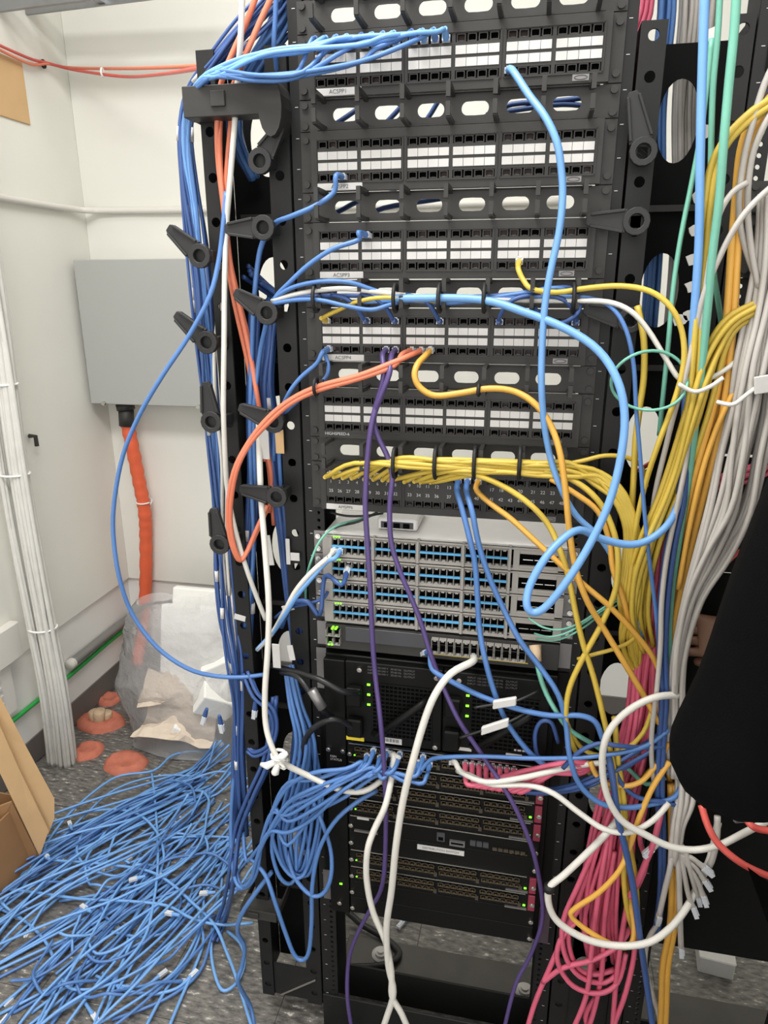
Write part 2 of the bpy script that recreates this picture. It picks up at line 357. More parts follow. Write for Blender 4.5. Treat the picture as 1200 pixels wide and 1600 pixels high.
# ------------------------------------------------------------------ racks
def oct_rail(mb, x0, x1, z0, z1, y0, y1, cx, pitch, hw, n=8):
    z = z0
    while z < z1 - .001:
        zt = min(z + pitch, z1)
        if zt - z > hw * 2.4: mb.holecell(x0, x1, z, zt, cx, (z + zt) / 2, hw, hw, y0, y1, TXYZ, n=n)
        else: mb.box(x0, x1, y0, y1, z, zt)
        z = zt
def rack(x, label, feet=True):
    t = empty('equipment_rack', label, 'rack', (x, 0, 0))
    for s in (-1, 1):
        mb = MB(); xa, xb = sorted((x + s * .2575, x + s * .2215))
        oct_rail(mb, xa, xb, .09, 2.62, 0, .004, x + s * .2326, U / 3, .0036)
        xo = x + s * .2575
        mb.box(min(xo, xo - s * .004), max(xo, xo - s * .004), .0041, .0759, .09, 2.62); mb.box(xa, xb, .076, .08, .09, 2.62)
        mb.build('upright', 'black', t)
        mk = MB()
        for k in range(57):
            z = .1 + U * k; mk.box(x + s * .2475 - .0025, x + s * .2475 + .0025, -.0006, -.0001, z, z + .0009)
        if s < 0 or feet: o = mk.build('unit_marks', 'lightprint', t); o['kind'] = 'stuff'
    # base angles
    MB().box(x - .2575, x + .2575, -.006, -.0005, .0, .10).box(x - .2575, x + .2575, -.095, -.0061, 0, .007).build('base_angle', 'black', t, bevel=.001)
    MB().box(x - .2575, x + .2575, .0805, .086, 0, .10).build('base_angle', 'black', t)
    MB().box(x - .2575, x + .2575, .0861, .245, 0, .008).build('base_foot', 'base', t, bevel=.001)
    if feet:
        for px_, py_ in ((595, 1490), (820, 1548)):
            c = F(px_, py_, .012); b_ = MB().cyl((c.x, c.y, .008), (c.x, c.y, .011), .024, 20).build('washer', 'label', t, True)
            MB().cyl((c.x, c.y, .011), (c.x, c.y, .02), .016, 14).cyl((c.x, c.y, .02), (c.x, c.y, .026), .01, 12).build('bolt', 'label', t)
    return t
rack1 = rack(0, 'black two-post rack filled with patch panels and switches')
R2 = .6725
rack2 = rack(R2, 'second black rack at right edge behind the grey cables', False)

# patch panels
def jack_mesh():
    mb = MB(); w2, h2 = .0066, .0052
    mb.holecell(-w2, w2, -h2, h2, 0, 0, .0053, .0040, 0, .002, TXYZ, sup=8, n=8, mi=0)
    mb.box(-w2, w2, .009, .010, -h2, h2, 1); mb.box(-.003, .003, .003, .008, -.0046, -.0026, 2)
    for s in (-1, 1): mb.box(s * w2 - .0004, s * w2 + .0004, .002, .009, -h2, h2, 1)
    mb.box(-w2, w2, .002, .009, h2 - .0006, h2, 1); mb.box(-w2, w2, .002, .009, -h2, -h2 + .0006, 1)
    return mb
JM = jack_mesh().mesh('jack', ['black2', 'pitch', 'jackin'])
JM2 = jack_mesh().mesh('jack', ['black2', 'jackin', 'print'])
TM = MB().box(-.0077, .0077, -.0012, 0, -.0056, .0056).mesh('label_tag', 'label')
SM = MB().cyl((0, -.004, 0), (0, 0, 0), .0055, 10).mesh('screw', 'black2')
SSM = MB().cyl((0, -.006, 0), (0, 0, 0), .005, 10).cyl((0, -.008, 0), (0, -.006, 0), .003, 8).mesh('screw', 'silver')
def port_x(mod): return -.2113 + mod * .0645 + (mod // 2 + mod % 2) * .0055 + (mod // 2) * .0095
def PORT(panel, mod, k, row): # centre of a jack
    return Vector((port_x(mod) + .0161 * (k + .5), -.013, ZP - 3 * U * panel + (.0237 if row == 0 else -.0237)))
def patch_panel(x, i, label, strip, mods=6, tags=True, group='patch panels'):
    z = ZP - 3 * U * i; t = empty('patch_bay', label, 'patch panel', (x, 0, z - .0444))
    mb = MB(); Y0 = -.012
    mb.box(x - .2413, x - .2225, -.0035, -.0005, z - .0434, z + .0434); mb.box(x + .2225, x + .2413, -.0035, -.0005, z - .0434, z + .0434)
    # bezel with openings: horizontal bars between rows
    for a, b_ in ((.0292, .0434), (-.0182, .0182), (-.0434, -.0292)): mb.box(x - .2224, x + .2224, Y0, -.0005, z + a, z + b_)
    for mo in range(7):
        xa = x - .2224 if mo == 0 else x + port_x(mo - 1) + .0645; xb = x + .2224 if mo == 6 else x + port_x(mo)
        for s in (-1, 1): mb.box(xa, xb, Y0, -.0005, z + s * .0237 - .0055, z + s * .0237 + .0055)
    mb.box(x - .2224, x + .2224, .0, .001, z - .0434, z + .0434)
    # raised frames round each pair of modules
    for gI in range(3):
        xa, xb = x + port_x(2 * gI) - .0022, x + port_x(2 * gI + 1) + .0645 + .0022
        for s in (-1, 1): mb.box(xa, xb, Y0 - .0016, Y0, z + s * .0312 - .001, z + s * .0312 + .001)
        for q in (xa, xb): mb.box(q - .001, q + .001, Y0 - .0016, Y0, z - .0312, z + .0312)
    mb.build('faceplate', 'black2', t)
    for mo in range(mods):
        for k in range(4):
            xx = x + port_x(mo) + .0161 * (k + .5)
            for s in (-1, 1):
                put('jack', JM2 if random.random() < (.12 + .12 * (i in (1, 2, 3)) + .1 * (mo > 3)) else JM, (xx, Y0 + .0005, z + s * .0237), t)
                if tags: put('label_tag', TM, (xx, Y0 - .0001, z + s * .0079), t)
    for sx in (-1, 1):
        for sz in (-1, 1): put('screw', SM, (x + sx * .2326, -.0036, z + sz * .032), t)
    if strip is not None:
        s_ = MB().box(x - .213, x - .139, Y0 - .0022, Y0 - .0001, z - .0428, z - .0315).build('name_strip', 'label', t, bevel=.0012)
        if strip: text(strip, .0085, (x - .19, Y0 - .0025, z - .0372), s_)
    if mods == 6:
        s_ = MB().box(x + .172, x + .196, Y0 - .0012, Y0 - .0001, z - .0412, z - .0318).build('maker_badge', 'graym', t, bevel=.001)
        n_ = 18
        MB().tube([(x + .184 + .009 * math.cos(a), Y0 - .0016, z - .0365 + .0027 * math.sin(a)) for a in [2 * PI * j / n_ for j in range(n_ + 1)]], .0006, 4).build('oval_mark', 'print', s_)
    return t
names = ['topmost patch panel, with blue cables plugged into its left half', 'second patch panel from top, between the two uppermost finger rows', 'third patch panel from top, with one yellow cable at lower right', 'fourth patch panel, with purple and orange cables in its lower row', 'fifth patch panel, with no name strip and no plugs']
strips = ['ACSPP1', 'ACSPP2', 'ACSPP3', 'ACSPP4', None]
panels = [patch_panel(0, i, 'black patch panel, the ' + names[i] if 0 else names[i], strips[i]) for i in range(5)]
text('HIGHSPEED-6', .0075, (-.212, -.0126, ZP - 12 * U - .036), panels[4], 'lightprint')
# numbered panel
t6 = patch_panel(0, 5, 'lowest patch panel, with white port numbers and yellow cables', '', 6, tags=False)
z6 = ZP - 15 * U
for mo in range(6):
    for k in range(4):
        n_ = mo * 4 + k + 1; xx = port_x(mo) + .0161 * (k + .5)
        text(str(n_), .0082, (xx, -.0126, z6 + .0095), t6, 'lightprint', align='CENTER'); text(str(n_ + 24), .0082, (xx, -.0126, z6 - .0075), t6, 'lightprint', align='CENTER')
text('AMSPP6', .008, (-.19, -.0146, z6 - .0372), t6)
for i in (2, 4): patch_panel(R2, i, 'patch panel of right rack seen behind grey cables, ' + ('upper of two' if i == 2 else 'lower of two'), None, 2)

# horizontal finger managers
def ring_mesh():
    mb = MB(); r_ = .0046
    mb.tube([(0, 0, .019), (0, -.022, .021), (0, -.058, .021)], r_, 4, rot=PI / 4); mb.tube([(0, -.058, .0235), (0, -.058, .004)], r_, 4, rot=PI / 4)
    mb.tube([(0, -.058, -.002), (0, -.058, -.0205)], r_, 4, rot=PI / 4); mb.tube([(0, -.058, -.019), (0, -.022, -.02), (0, 0, -.019)], r_, 4, rot=PI / 4)
    return mb.mesh('finger', 'black2')
RMsh = ring_mesh()
def finger_row(x, zU, label, holes=True):
    z = ZP + zU * U; t = empty('finger_manager', label, 'cable manager', (x, 0, z - .022)); mb = MB()
    h = .0216
    mb.box(x - .2413, x - .201, -.003, -.0002, z - h, z + h); mb.box(x + .201, x + .2413, -.003, -.0002, z - h, z + h)
    for k in range(6): mb.holecell(x - .201 + .067 * k, x - .201 + .067 * (k + 1), z - h, z + h, x - .1675 + .067 * k, z, .0205, .0098, -.003, -.0002, TXYZ, sup=9, n=20)
    for s in (-1, 1): mb.box(x - .212, x + .212, -.009, -.0031, z + s * h - (.0012 if s > 0 else 0), z + s * h + (.0012 if s < 0 else 0))
    mb.build('back_plate', 'black2', t)
    for k in range(7): put('finger', RMsh, (x - .201 + .067 * k, -.003, z), t)
    for sx in (-1, 1):
        for sz in (-1, 1): put('screw', SM, (x + sx * .2326, -.0031, z + sz * .0145), t)
    return t
for zU, lb in ((1.5, 'finger manager at very top of rack with oval slots'), (-1.5, 'finger manager under the topmost patch panel'), (-4.5, 'finger manager under the second patch panel'), (-7.5, 'finger manager carrying white, blue and yellow cables'), (-10.5, 'finger manager crossed by the amber cable'), (-13.5, 'finger manager behind the sheaf of yellow cables')):
    finger_row(0, zU, lb)
for zU, lb in ((-1.5, 'upper finger manager of right rack'), (-4.5, 'middle finger manager of right rack'), (-10.5, 'lower finger manager of right rack')): finger_row(R2, zU, lb)
def blank(x, z0, z1, label):
    t = empty('filler_cover', label, 'blank panel', (x, 0, z0)); MB().box(x - .2413, x + .2413, -.003, -.0005, z0 + .0006, z1 - .0006).build('plate', 'black', t, bevel=.0008)
    for sx in (-1, 1): put('screw', SM, (x + sx * .2326, -.0031, (z0 + z1) / 2), t)
blank(R2, ZP - 17.6 * U, ZP - 13.1 * U, 'plain black panel in the right rack beside grey cables')
M['black'], kb = M['panelblack'], M['black']
blank(R2, ZP - 36 * U, ZP - 17.6 * U, 'tall plain black cover low in the right rack')
blank(R2, ZP - .9 * U, ZP + 3 * U, 'plain black panel at the top of the right rack')

M['black'] = kb
# switches
def switch(i):
    zt = ZP - 17 * U - U * i; z = zt - U / 2; Yf = -.022
    nm = ['topmost grey switch of the stack, with white lid showing', 'second grey switch from top of the stack', 'third grey switch from top of the stack', 'lowest grey switch of the stack, above the black switch'][i]
    t = empty('network_switch', nm, 'switch', (0, 0, z - .022)); h = .0212
    MB().box(-.2195, .2195, Yf + .016, .20 if i else .30, z - h, z + h, 0).build('case', 'swtop', t)
    mb = MB()
    mb.box(-.2195, .2195, Yf, Yf + .003, z + .0175, z + h); mb.box(-.2195, .2195, Yf, Yf + .003, z - h, z - .0165)
    gx = [-.2025, -.1205, -.0385, .0435]; 
    mb.box(-.2195, -.2025, Yf - .001, Yf + .0155, z - .0174, z + .0174)
    for q in gx[1:] + [.1255]: mb.box(q - .0058, q - .0008, Yf - .003, Yf + .0155, z - h, z + h)
    mb.box(.128, .139, Yf, Yf + .0155, z - .0174, z + .0174); mb.box(.205, .2195, Yf, Yf + .0155, z - h + .001, z + .0174)
    mb.box(.139, .205, Yf, Yf + .006, z + .0105, z + .0174); mb.box(.139, .205, Yf, Yf + .006, z - .0164, z - .0115)
    mb.build('bezel', 'grayp', t, bevel=.0005)
    MB().box(-.2195, .2195, Yf + .013, Yf + .0158, z - .0165, z + .0175).build('port_backing', 'pitch', t)
    for s in (-1, 1):
        xa, xb = sorted((s * .2196, s * .2413)); e_ = MB().box(xa, xb, -.0035, -.0002, z - h, z + h).build('ear', 'graym', t)
        for sz in (-1, 1): put('screw', SSM, (s * .2326, -.0036, z + sz * .012), e_)
    for gI in range(4):
        x0 = gx[gI]
        MB().box(x0, x0 + .0755, Yf - .0006, Yf + .004, z - .0019, z + .0015).build('blue_strip', 'swblue', t)
        for k in range(6):
            for r_ in (0, 1): put('port', SPM[r_], (x0 + .01255 * (k + .5), Yf, z + (.0093 if r_ == 0 else -.0094)), t)
    for k in range(3): MB().box(.145 + k * .02, .162 + k * .02, Yf + .004, Yf + .006, z - .002, z - .0008).build('slot_trim', 'silver', t)
    for k in range(3): MB().box(-.1985 + .005 * k, -.1955 + .005 * k, Yf - .002, Yf - .0001, z + .0177, z + .0198).build('status_light', 'led', t)
    return t
def spm(r_):
    mb = MB(); s = 1 if r_ == 0 else -1
    for q in (-1, 1): mb.box(q * .0061 - .0005, q * .0061 + .0005, 0, .012, -.0068, .0068, 0)
    mb.box(-.0056, .0056, .0008, .012, *sorted((s * .0068, s * .0055)), 0); mb.box(-.0027, .0027, .0005, .006, *sorted((s * .0055, s * .0032)), 0)
    mb.box(-.0056, .0056, .0115, .0125, -.0068, .0068, 1)
    return mb.mesh('port', ['grayp', 'pitch'])
SPM = [spm(0), spm(1)]
for i in range(4): switch(i)
# little white box on the switch lid
z = ZP - 17 * U
t = empty('media_box', 'small white network box lying on the topmost switch', 'network box', (-.1, .03, z))
MB().box(-.125, -.05, .02, .13, z + .002, z + .024).build('case', 'swtop', t, bevel=.003)
MB().box(-.118, -.057, .0185, .0199, z + .006, z + .018).build('socket_strip', 'dgray', t)
for k in range(3): MB().box(-.112 + k * .018, -.1 + k * .018, .0175, .0184, z + .007, z + .016).build('socket', 'pitch', t)
# black 1U switch under the stack
zb = ZP - 21.7 * U; Yf = -.02
t = empty('network_switch', 'black switch with yellow line under the grey stack', 'switch', (0, 0, zb - .022))
MB().box(-.2195, .2195, Yf, .2, zb - .026, zb + .026).build('case', 'black2', t, bevel=.001)
MB().box(-.18, -.02, Yf - .003, Yf - .0001, zb - .006, zb + .024).build('bezel', 'dgray', t, bevel=.001)
MB().box(-.015, .165, Yf - .0006, Yf - .0001, zb - .0175, zb - .0155).build('yellow_line', 'ylabel', t)
for k in range(12):
    for r_ in (0, 1): put('port', SPM[r_], (-.006 + .0145 * k, Yf - .012, zb + (.0125 if r_ == 0 else -.0035)), t)
for k in range(2):
    for j in range(2): put('port', SPM[1], (-.209 + .014 * j, Yf - .012, zb + .012 - .018 * k), t)
for xx, zz in ((-.205, .021), (-.198, .021), (-.212, -.013), (-.206, -.013)): MB().box(xx, xx + .004, Yf - .0125, Yf - .001, zb + zz, zb + zz + .002).build('status_light', 'led', t)
for s in (-1, 1):
    xa, xb = sorted((s * .2196, s * .2413)); MB().box(xa, xb, -.0035, -.0002, zb - .028, zb + .022).build('ear', 'graym', t)

# ------------------------------------------------------------------ chassis switch
CT, CB = 1.018, .392
ch = empty('chassis_switch', 'large black modular switch chassis at bottom of rack', 'switch', (0, 0, CB))
CF = -.035
MB().box(-.2215, .2215, -.02, .2, CB, CT).build('case', 'chassis', ch, bevel=.002)
for s in (-1, 1):
    xa, xb = sorted((s * .2216, s * .2413)); MB().box(xa, xb, -.004, -.0002, CB + .0, CT).build('ear', 'chassis', ch)
MB().box(-.244, -.224, -.0065, -.0041, .93, 1.02).build('ear_bracket', 'graym', ch); MB().box(-.246, -.224, -.0065, -.0041, CB, CB + .08).build('ear_bracket', 'graym', ch)
MB().box(.2217, .245, -.0065, -.0041, CB - .02, CB + .075).build('ear_bracket', 'purplish', ch)
MB().box(-.2215, -.179, CF, -.0201, CB, CT - .005).build('fan_tray', 'chassis', ch, bevel=.0015)
text('FAN\nSTATUS', .007, (-.213, CF - .0005, .79), ch, 'lightprint')
MB().box(-.2, -.194, CF - .002, CF, .470, .473).build('status_light', 'led', ch)
for zz, xx in ((.812, -.185), (.812, -.215), (CB + .03, -.2)): put('screw', SSM, (xx, CF, zz), ch)
# supplies
def psu(xa, xb, lb):
    p = MB().box(xa + .001, xb - .001, CF, -.0201, .838, CT - .004).build('power_supply', 'chassis', ch, bevel=.0015); p['label'] = lb
    mb = MB(); W_ = xb - xa; gx0 = xa + .055; gx1 = xb - .02
    for k in range(14): mb.box(gx0, gx1, CF - .0025, CF - .0001, .856 + .0088 * k, .8592 + .0088 * k)
    for k in range(15): mb.box(gx0 + (gx1 - gx0) * k / 14 - .001, gx0 + (gx1 - gx0) * k / 14 + .001, CF - .0024, CF - .0001, .856, .974)
    mb.build('grille', 'chassis', p)
    MB().box(gx0, gx1, CF - .00008, CF - .00002, .856, .974).build('grille_dark', 'pitch', p)
    MB().tube([(gx0 + .004, CF - .004, .862), (gx0 + .015, CF - .022, .87), (gx1 - .02, CF - .022, .948), (gx1 - .006, CF - .004, .955)], .0075, 8).build('handle', 'chassis', p, True)
    for k in range(3): MB().box(xa + .044, xa + .05, CF - .002, CF, .966 - .022 * k, .9695 - .022 * k).build('status_light', 'led', p)
    for k in range(2): MB().box(xa + .005, xa + .036, CF - .018, CF - .0001, .855 + k * .07, .895 + k * .07).build('power_inlet', 'chassis', p, bevel=.003)
    for xx, zz in ((xa + .03, CT - .018), (xb - .012, CT - .018), (xb - .012, .848)): put('screw', SSM, (xx, CF, zz), p)
    for k in range(3): text('INPUT 100-240 V   50-60 Hz   OUTPUT', .0055, (xa + .045, CF - .0004, CT - .012 - .0065 * k), p, 'print')
psu(-.1785, .012, 'left power supply with diagonal black handle'); psu(.012, .2105, 'right power supply with white tagged cords')
MB().box(-.178, -.142, CF - .001, CF, .838, .846).build('yellow_sticker', 'ylabel', ch)
s_ = MB().box(-.105, -.066, CF - .0012, CF - .0001, .841, .854).build('white_sticker', 'label', ch)
for k in range(9): MB().box(-.1 + .0033 * k, -.0985 + .0033 * k + (.0008 if k % 2 else 0), CF - .0016, CF - .0012, .845, .852).build('bar_print', 'print', s_)
for xx, zz in ((.04, .846), (.135, .846), (.15, .86)): MB().box(xx, xx + .03, CF - .0012, CF - .0001, zz, zz + .007).build('white_sticker', 'label', ch)
# cards
def cjack():
    mb = MB(); mb.holecell(-.0062, .0062, -.0048, .0048, 0, .0004, .0044, .0034, -.004, 0, TXYZ, sup=8, n=8, mi=0); mb.box(-.0062, .0062, -.0003, 0, -.0048, .0048, 1); mb.box(-.002, .002, -.0035, -.001, -.0034, -.0016, 2)
    return mb.mesh('jack', ['cardjack', 'pitch', 'gold'])
M['cardjack'] = mat('brown_black_jack', (64, 57, 46), .5)
CJ = cjack(); CW0, CW1 = -.1765, .2105; pitch = .0436; ztop = .834
for k in range(10):
    z1 = ztop - pitch * k; z0 = z1 - pitch + .001; port = k in (0, 1, 2, 3, 6, 7)
    cd = MB().box(CW0, CW1, CF - .001, -.0201, z0, z1).build('line_card' if port else ('supervisor_card' if k == 4 else 'blank_slot'), 'chassis', ch, bevel=.0008)
    if port or k == 4: MB().box(CW0 + .004, CW1 - .02, CF - .0045, CF - .0011, z1 - .0028, z1 - .0006).build('silver_edge', 'silver', cd)
    for xx in (CW0 + .0055, CW1 - .0055): put('screw', SSM, (xx, CF - .001, (z0 + z1) / 2 - .004), cd)
    if port:
        for gI in range(4):
            for j in range(6):
                for r_ in (0, 1): put('jack', CJ, (CW0 + .022 + gI * .0865 + j * .0132 + r_ * .002, CF - .0012, z1 - .0125 - .0135 * r_), cd)
            MB().box(CW0 + .0935 + gI * .0865, CW0 + .1 + gI * .0865, CF - .003, CF - .0011, z0 + .004, z0 + .014).build('port_divider', 'cardjack', cd)
        MB().box(CW1 - .014, CW1 - .0002, CF - .006, CF - .0011, z0 + .002, z1 - .002).build('ejector', 'magenta', cd, bevel=.001)
        MB().box(CW1 - .06, CW1 - .016, CF - .005, CF - .0011, z0 + .0005, z0 + .004).build('ejector_bar', 'graym', cd)
        if k not in (1,): MB().box(CW1 - .024, CW1 - .019, CF - .003, CF - .0011, z0 + .009, z0 + .012).build('status_light', 'led', cd)
        MB().box(CW0 + .0135, CW0 + .0165, CF - .003, CF - .0011, z0 + .012, z0 + .014).build('status_light', 'led', cd)
    if k == 4:
        MB().box(.008, .024, CF - .004, CF - .0011, z0 + .009, z0 + .03).build('console_socket', 'dgray', cd); MB().box(.011, .021, CF - .0046, CF - .0041, z0 + .012, z0 + .02).build('socket_hole', 'pitch', cd)
        MB().box(.034, .065, CF - .006, CF - .0011, z0 + .004, z0 + .016).build('card_slot', 'graym', cd); MB().box(.037, .062, CF - .0066, CF - .0061, z0 + .009, z0 + .013).build('slot_hole', 'pitch', cd)
        for j in range(3): MB().box(.075 + .013 * j, .086 + .013 * j, CF - .004, CF - .0011, z0 + .01, z0 + .022).build('module_socket', 'dgray', cd)
        for j in range(6): MB().box(.12 + .011 * j, .129 + .011 * j, CF - .004, CF - .0011, z0 + .006, z0 + .013).build('module_socket', 'cardjack', cd)
        for j in range(4): MB().box(.155 + .01 * j, .158 + .01 * j, CF - .005, CF - .004, z0 + .006, z0 + .008).build('contact', 'gold', cd)
        MB().box(CW0 + .012, CW0 + .062, CF - .005, CF - .0011, z0 + .002, z0 + .006).build('ejector_bar', 'graym', cd)
        MB().box(CW0 + .018, CW0 + .043, CF - .002, CF - .0011, z0 + .032, z0 + .039).build('white_sticker', 'label', cd)
    if k == 5:
        s_ = MB().box(-.032, .064, CF - .0022, CF - .0011, z0 + .023, z0 + .035).build('white_sticker', 'label', cd)
        text('DISTRIBUTION SWITCH', .007, (.016, CF - .0025, z0 + .029), s_, 'print', align='CENTER')

# ------------------------------------------------------------------ vertical managers
def lever(mb, piv, tip, th=.011):
    piv, tip = Vector(piv), Vector(tip); d = tip - piv; d.y = 0; L = d.length; d.normalize(); s = Vector((d.z, 0, -d.x)); n = 14
    R_, ri = .0195, .0105; k = len(mb.v)
    y0, y1 = piv.y - th / 2, piv.y + th / 2
    for i in range(n):
        a = 2 * PI * i / n; e_ = Vector((math.cos(a), 0, math.sin(a)))
        for (r_, yy) in ((R_, y0), (ri, y0), (ri, y1), (R_, y1)): q = piv + e_ * r_; mb.v.append((q.x, yy, q.z))
    for i in range(n):
        a, b_ = k + 4 * i, k + 4 * ((i + 1) % n)
        for c in range(4): mb.quad(a + c, b_ + c, b_ + (c + 1) % 4, a + (c + 1) % 4)
    # tapering arm with raised rim
    w0, w1 = .0165, .0095
    for (wa, wb, ya, yb) in ((w0, w1, y0 + .0035, y1),):
        c0, c1 = piv + d * R_ * .7, tip
        k = len(mb.v)
        for c, w_ in ((c0, wa), (c1, wb), (c1 + d * .006, wb * .6)):
            for sg in (-1, 1):
                for yy in (ya, yb): q = c + s * sg * w_; mb.v.append((q.x, yy, q.z))
        for a in (0, 4):
            for q in ((0, 1, 5, 4), (2, 6, 7, 3), (0, 4, 6, 2), (1, 3, 7, 5)): mb.quad(*[k + a + i for i in q])
        mb.quad(k, k + 2, k + 3, k + 1); mb.quad(k + 8, k + 9, k + 11, k + 10)
    for sg in (-1, 1):
        a, b_ = piv + d * R_ * .9 + s * sg * (w0 - .002), tip + s * sg * (w1 - .0018)
        mb.obox((a + b_) / 2 + Vector((0, -th / 2 + .0017, 0)), (b_ - a) / 2, s * .0022, (0, .0018, 0))
    return mb
def vmanager(s, label, z_top, z_bot):
    xi, xo = .262, .412; x = lambda a: s * a
    t = empty('vertical_manager', label, 'cable manager', (x(.337), 0, z_bot)); YB = .115
    def rng(a, b_): return sorted((x(a), x(b_)))
    for nm, (a, b_), pitch_, hr in (('rail', (xi, xi + .036), .0685, .0078), ('rail', (xo - .03, xo), .0685, .0078)):
        mb = MB(); xa, xb = rng(a, b_); oct_rail(mb, xa, xb, z_bot, z_top, 0, .004, (xa + xb) / 2, pitch_, hr, 14)
        ed = x(a) if a == xi else x(b_); mb.box(min(ed, ed - s * .003 * (-1 if a == xi else 1)), max(ed, ed - s * .003 * (-1 if a == xi else 1)), .0041, YB, z_bot, z_top)
        mb.build(nm, 'black', t)
    mb = MB(); xa, xb = rng(xi + .0035, xo - .0035); zc = ZP - .075; step = .255; tops = zc + step / 2
    z1 = z_top
    c = zc
    if z_top > tops: mb.box(xa, xb, YB, YB + .003, tops, z_top)
    while c - step / 2 > z_bot:
        mb.holecell(xa, xb, c - step / 2, c + step / 2 if c + step / 2 < z_top else z_top, x(.342), c, .031, .06, YB, YB + .003, TXYZ, n=28); c -= step
    mb.box(xa, xb, YB, YB + .003, z_bot, c + step / 2)
    mb.build('back_panel', 'panelblack', t)
    # ribs on the back panel
    for k in range(7): MB().box(xa + .012, xb - .012, YB - .008, YB - .0002, zc - .255 * k - .132, zc - .255 * k - .122).build('rib', 'black2', t)
    return t
vl = vmanager(-1, 'black vertical cable manager with latch levers, left of the rack', ZP + .035, .055)
vr = vmanager(1, 'black vertical cable manager between the two racks', ZP + .032, .03)
def levers(par, lst):
    for (a, b_, c, d_, Y) in lst:
        pv, tp = P(a, b_, Y), P(c, d_, Y); mb = MB(); lever(mb, pv, tp)
        sx = -1 if pv.x < 0 else 1; rail = (min(max(abs(pv.x), .272), .292) if abs(pv.x) < .335 else .397) * sx
        mb.cyl((pv.x, pv.y + .006, pv.z), (pv.x, pv.y + .016, pv.z), .015, 12).obox(((pv.x + rail) / 2, (pv.y + .012) / 2, pv.z), ((rail - pv.x) / 2 + .004 * sx, 0, 0), (0, .012, .0), (0, 0, .009))
        mb.obox((rail, (pv.y + .012) / 2, pv.z), (.008, 0, 0), (0, abs(pv.y) / 2, 0), (0, 0, .009))
        mb.build('latch_lever', 'lever', par, bevel=.0008)
levers(vl, [(407, 252, 436, 203, -.03), (412, 356, 357, 358, -.045), (418, 489, 371, 459, -.045), (428, 659, 378, 638, -.045), (433, 776, 379, 765, -.045),
            (313, 400, 267, 359, -.045), (324, 535, 278, 494, -.045), (331, 659, 322, 602, -.045), (344, 850, 334, 799, -.045)])
levers(vr, [(1005, 237, 990, 150, -.03), (994, 346, 922, 344, -.04), (985, 500, 918, 484, -.03)])
def crossbar(par, x0, y0, x1, y1, Y, hh, cap=False):
    a, b_ = P(x0, y0, Y), P(x1, y1, Y); b_.z = a.z = (a.z + b_.z) / 2; L = b_ - a
    mb = MB(); mb.obox((a + b_) / 2, L / 2, (0, .002, 0), (0, 0, hh)); mb.obox((a + b_) / 2 + Vector((0, .02, hh)), L / 2, (0, .022, 0), (0, 0, .0018)); mb.obox((a + b_) / 2 + Vector((0, .016, -hh)), L / 2, (0, .018, 0), (0, 0, .0018))
    mb.obox((a + b_) / 2 + Vector((-.01, -.004, .002)), (.012, 0, 0), (0, .002, 0), (0, 0, hh * .55))
    for k in (0, 1): mb.obox((a if k == 0 else b_) + Vector((0, .045, 0)), (.002, 0, 0), (0, .043, 0), (0, 0, hh))
    mb.build('crossbar', 'black2', par, bevel=.001)
    if cap:
        mb = MB(); n = 16
        for yy in (-.004, .05): 
            for i in range(n): a_ = 2 * PI * i / n; mb.v.append((b_.x + .004 + .019 * math.cos(a_), b_.y + yy, b_.z - .012 + .042 * math.sin(a_)))
        for i in range(n): mb.quad(i, (i + 1) % n, n + (i + 1) % n, n + i)
        mb.quad(*range(n)); mb.quad(*[n + i for i in range(n)][::-1]); mb.build('end_cap', 'black2', par)
crossbar(vl, 286, 160, 418, 153, -.045, .02, True); crossbar(vl, 376, 1427, 432, 1432, -.03, .011)
a = P(440, 1551, 0); b_ = P(494, 1528, 0)
MB().obox((a + b_) / 2, (b_ - a) / 2, (0, .006, 0), (0, 0, .003)).build('bottom_lip', 'silver', vl)
MB().box(-.405, -.268, .004, .0045, .06, .16).build('foot_plate', 'black', vl)
MB().box(.268, .405, .004, .0045, .035, .3).build('foot_plate', 'black', vr)

# ------------------------------------------------------------------ cables on the left
G = 'blue cables draped outside the left manager'
def V(p, dx=0, dy=0, dz=0): return Vector(p) + Vector((dx, dy, dz))
ports12 = [PORT(0, m, k, 0) for m in (0, 1, 2) for k in range(4)]
for i, q in enumerate(ports12):
    f = i / 11; up = i % 2
    yy = (72 + 8 * random.random()) if up else (112 + 10 * random.random()); dpt = -6 - 2 * random.random()
    x1 = 470 + random.uniform(-12, 12)
    pts = [V(q, 0, -.004, 0), V(q, 0, -.026, .004), V(q, -.018, -.045, .02 if up else .008)]
    qx, qy = proj(q)
    pts = [V(q, 0, -.004, 0), V(q, 0, -.026, .004), P(qx - 16, qy - 10 + (0 if up else 5), -.052)]
    if qx > 560: pts.append((qx - 60, qy + (-9 if up else 10) + (qx - 560) * .03 + random.uniform(-3, 3), dpt))
    if qx > 630: pts.append((560, 70 + random.uniform(-4, 4) if up else 96 + random.uniform(-4, 4), dpt))
    if qx < 520: x1 = qx - 40
    pts += [(x1, yy, dpt), (400 + random.uniform(-8, 8), yy + 12 * (.6 if not up else 1) - 2, dpt), (345, 103 + 18 * random.random() + (0 if up else 6), -6), (312 + 6 * random.random(), 122 + 10 * random.random(), -5), (290 + 10 * random.random(), 165, -1.5), (287 + 10 * random.random(), 240, .5), (298 + 10 * random.random(), 330, 1.5), (310 + 12 * random.random(), 440, 2), (318 + 14 * random.random(), 560, 2), (328 + 12 * random.random(), 690, 2), (338 + 12 * random.random(), 800, 2)]
    cable('blue cable from top left patch ports over the left crossbar', 'sky' if up else 'blue', 6.5, pts, 'blue cables from the topmost patch panel', 's', [.75] if i % 3 == 0 else [])
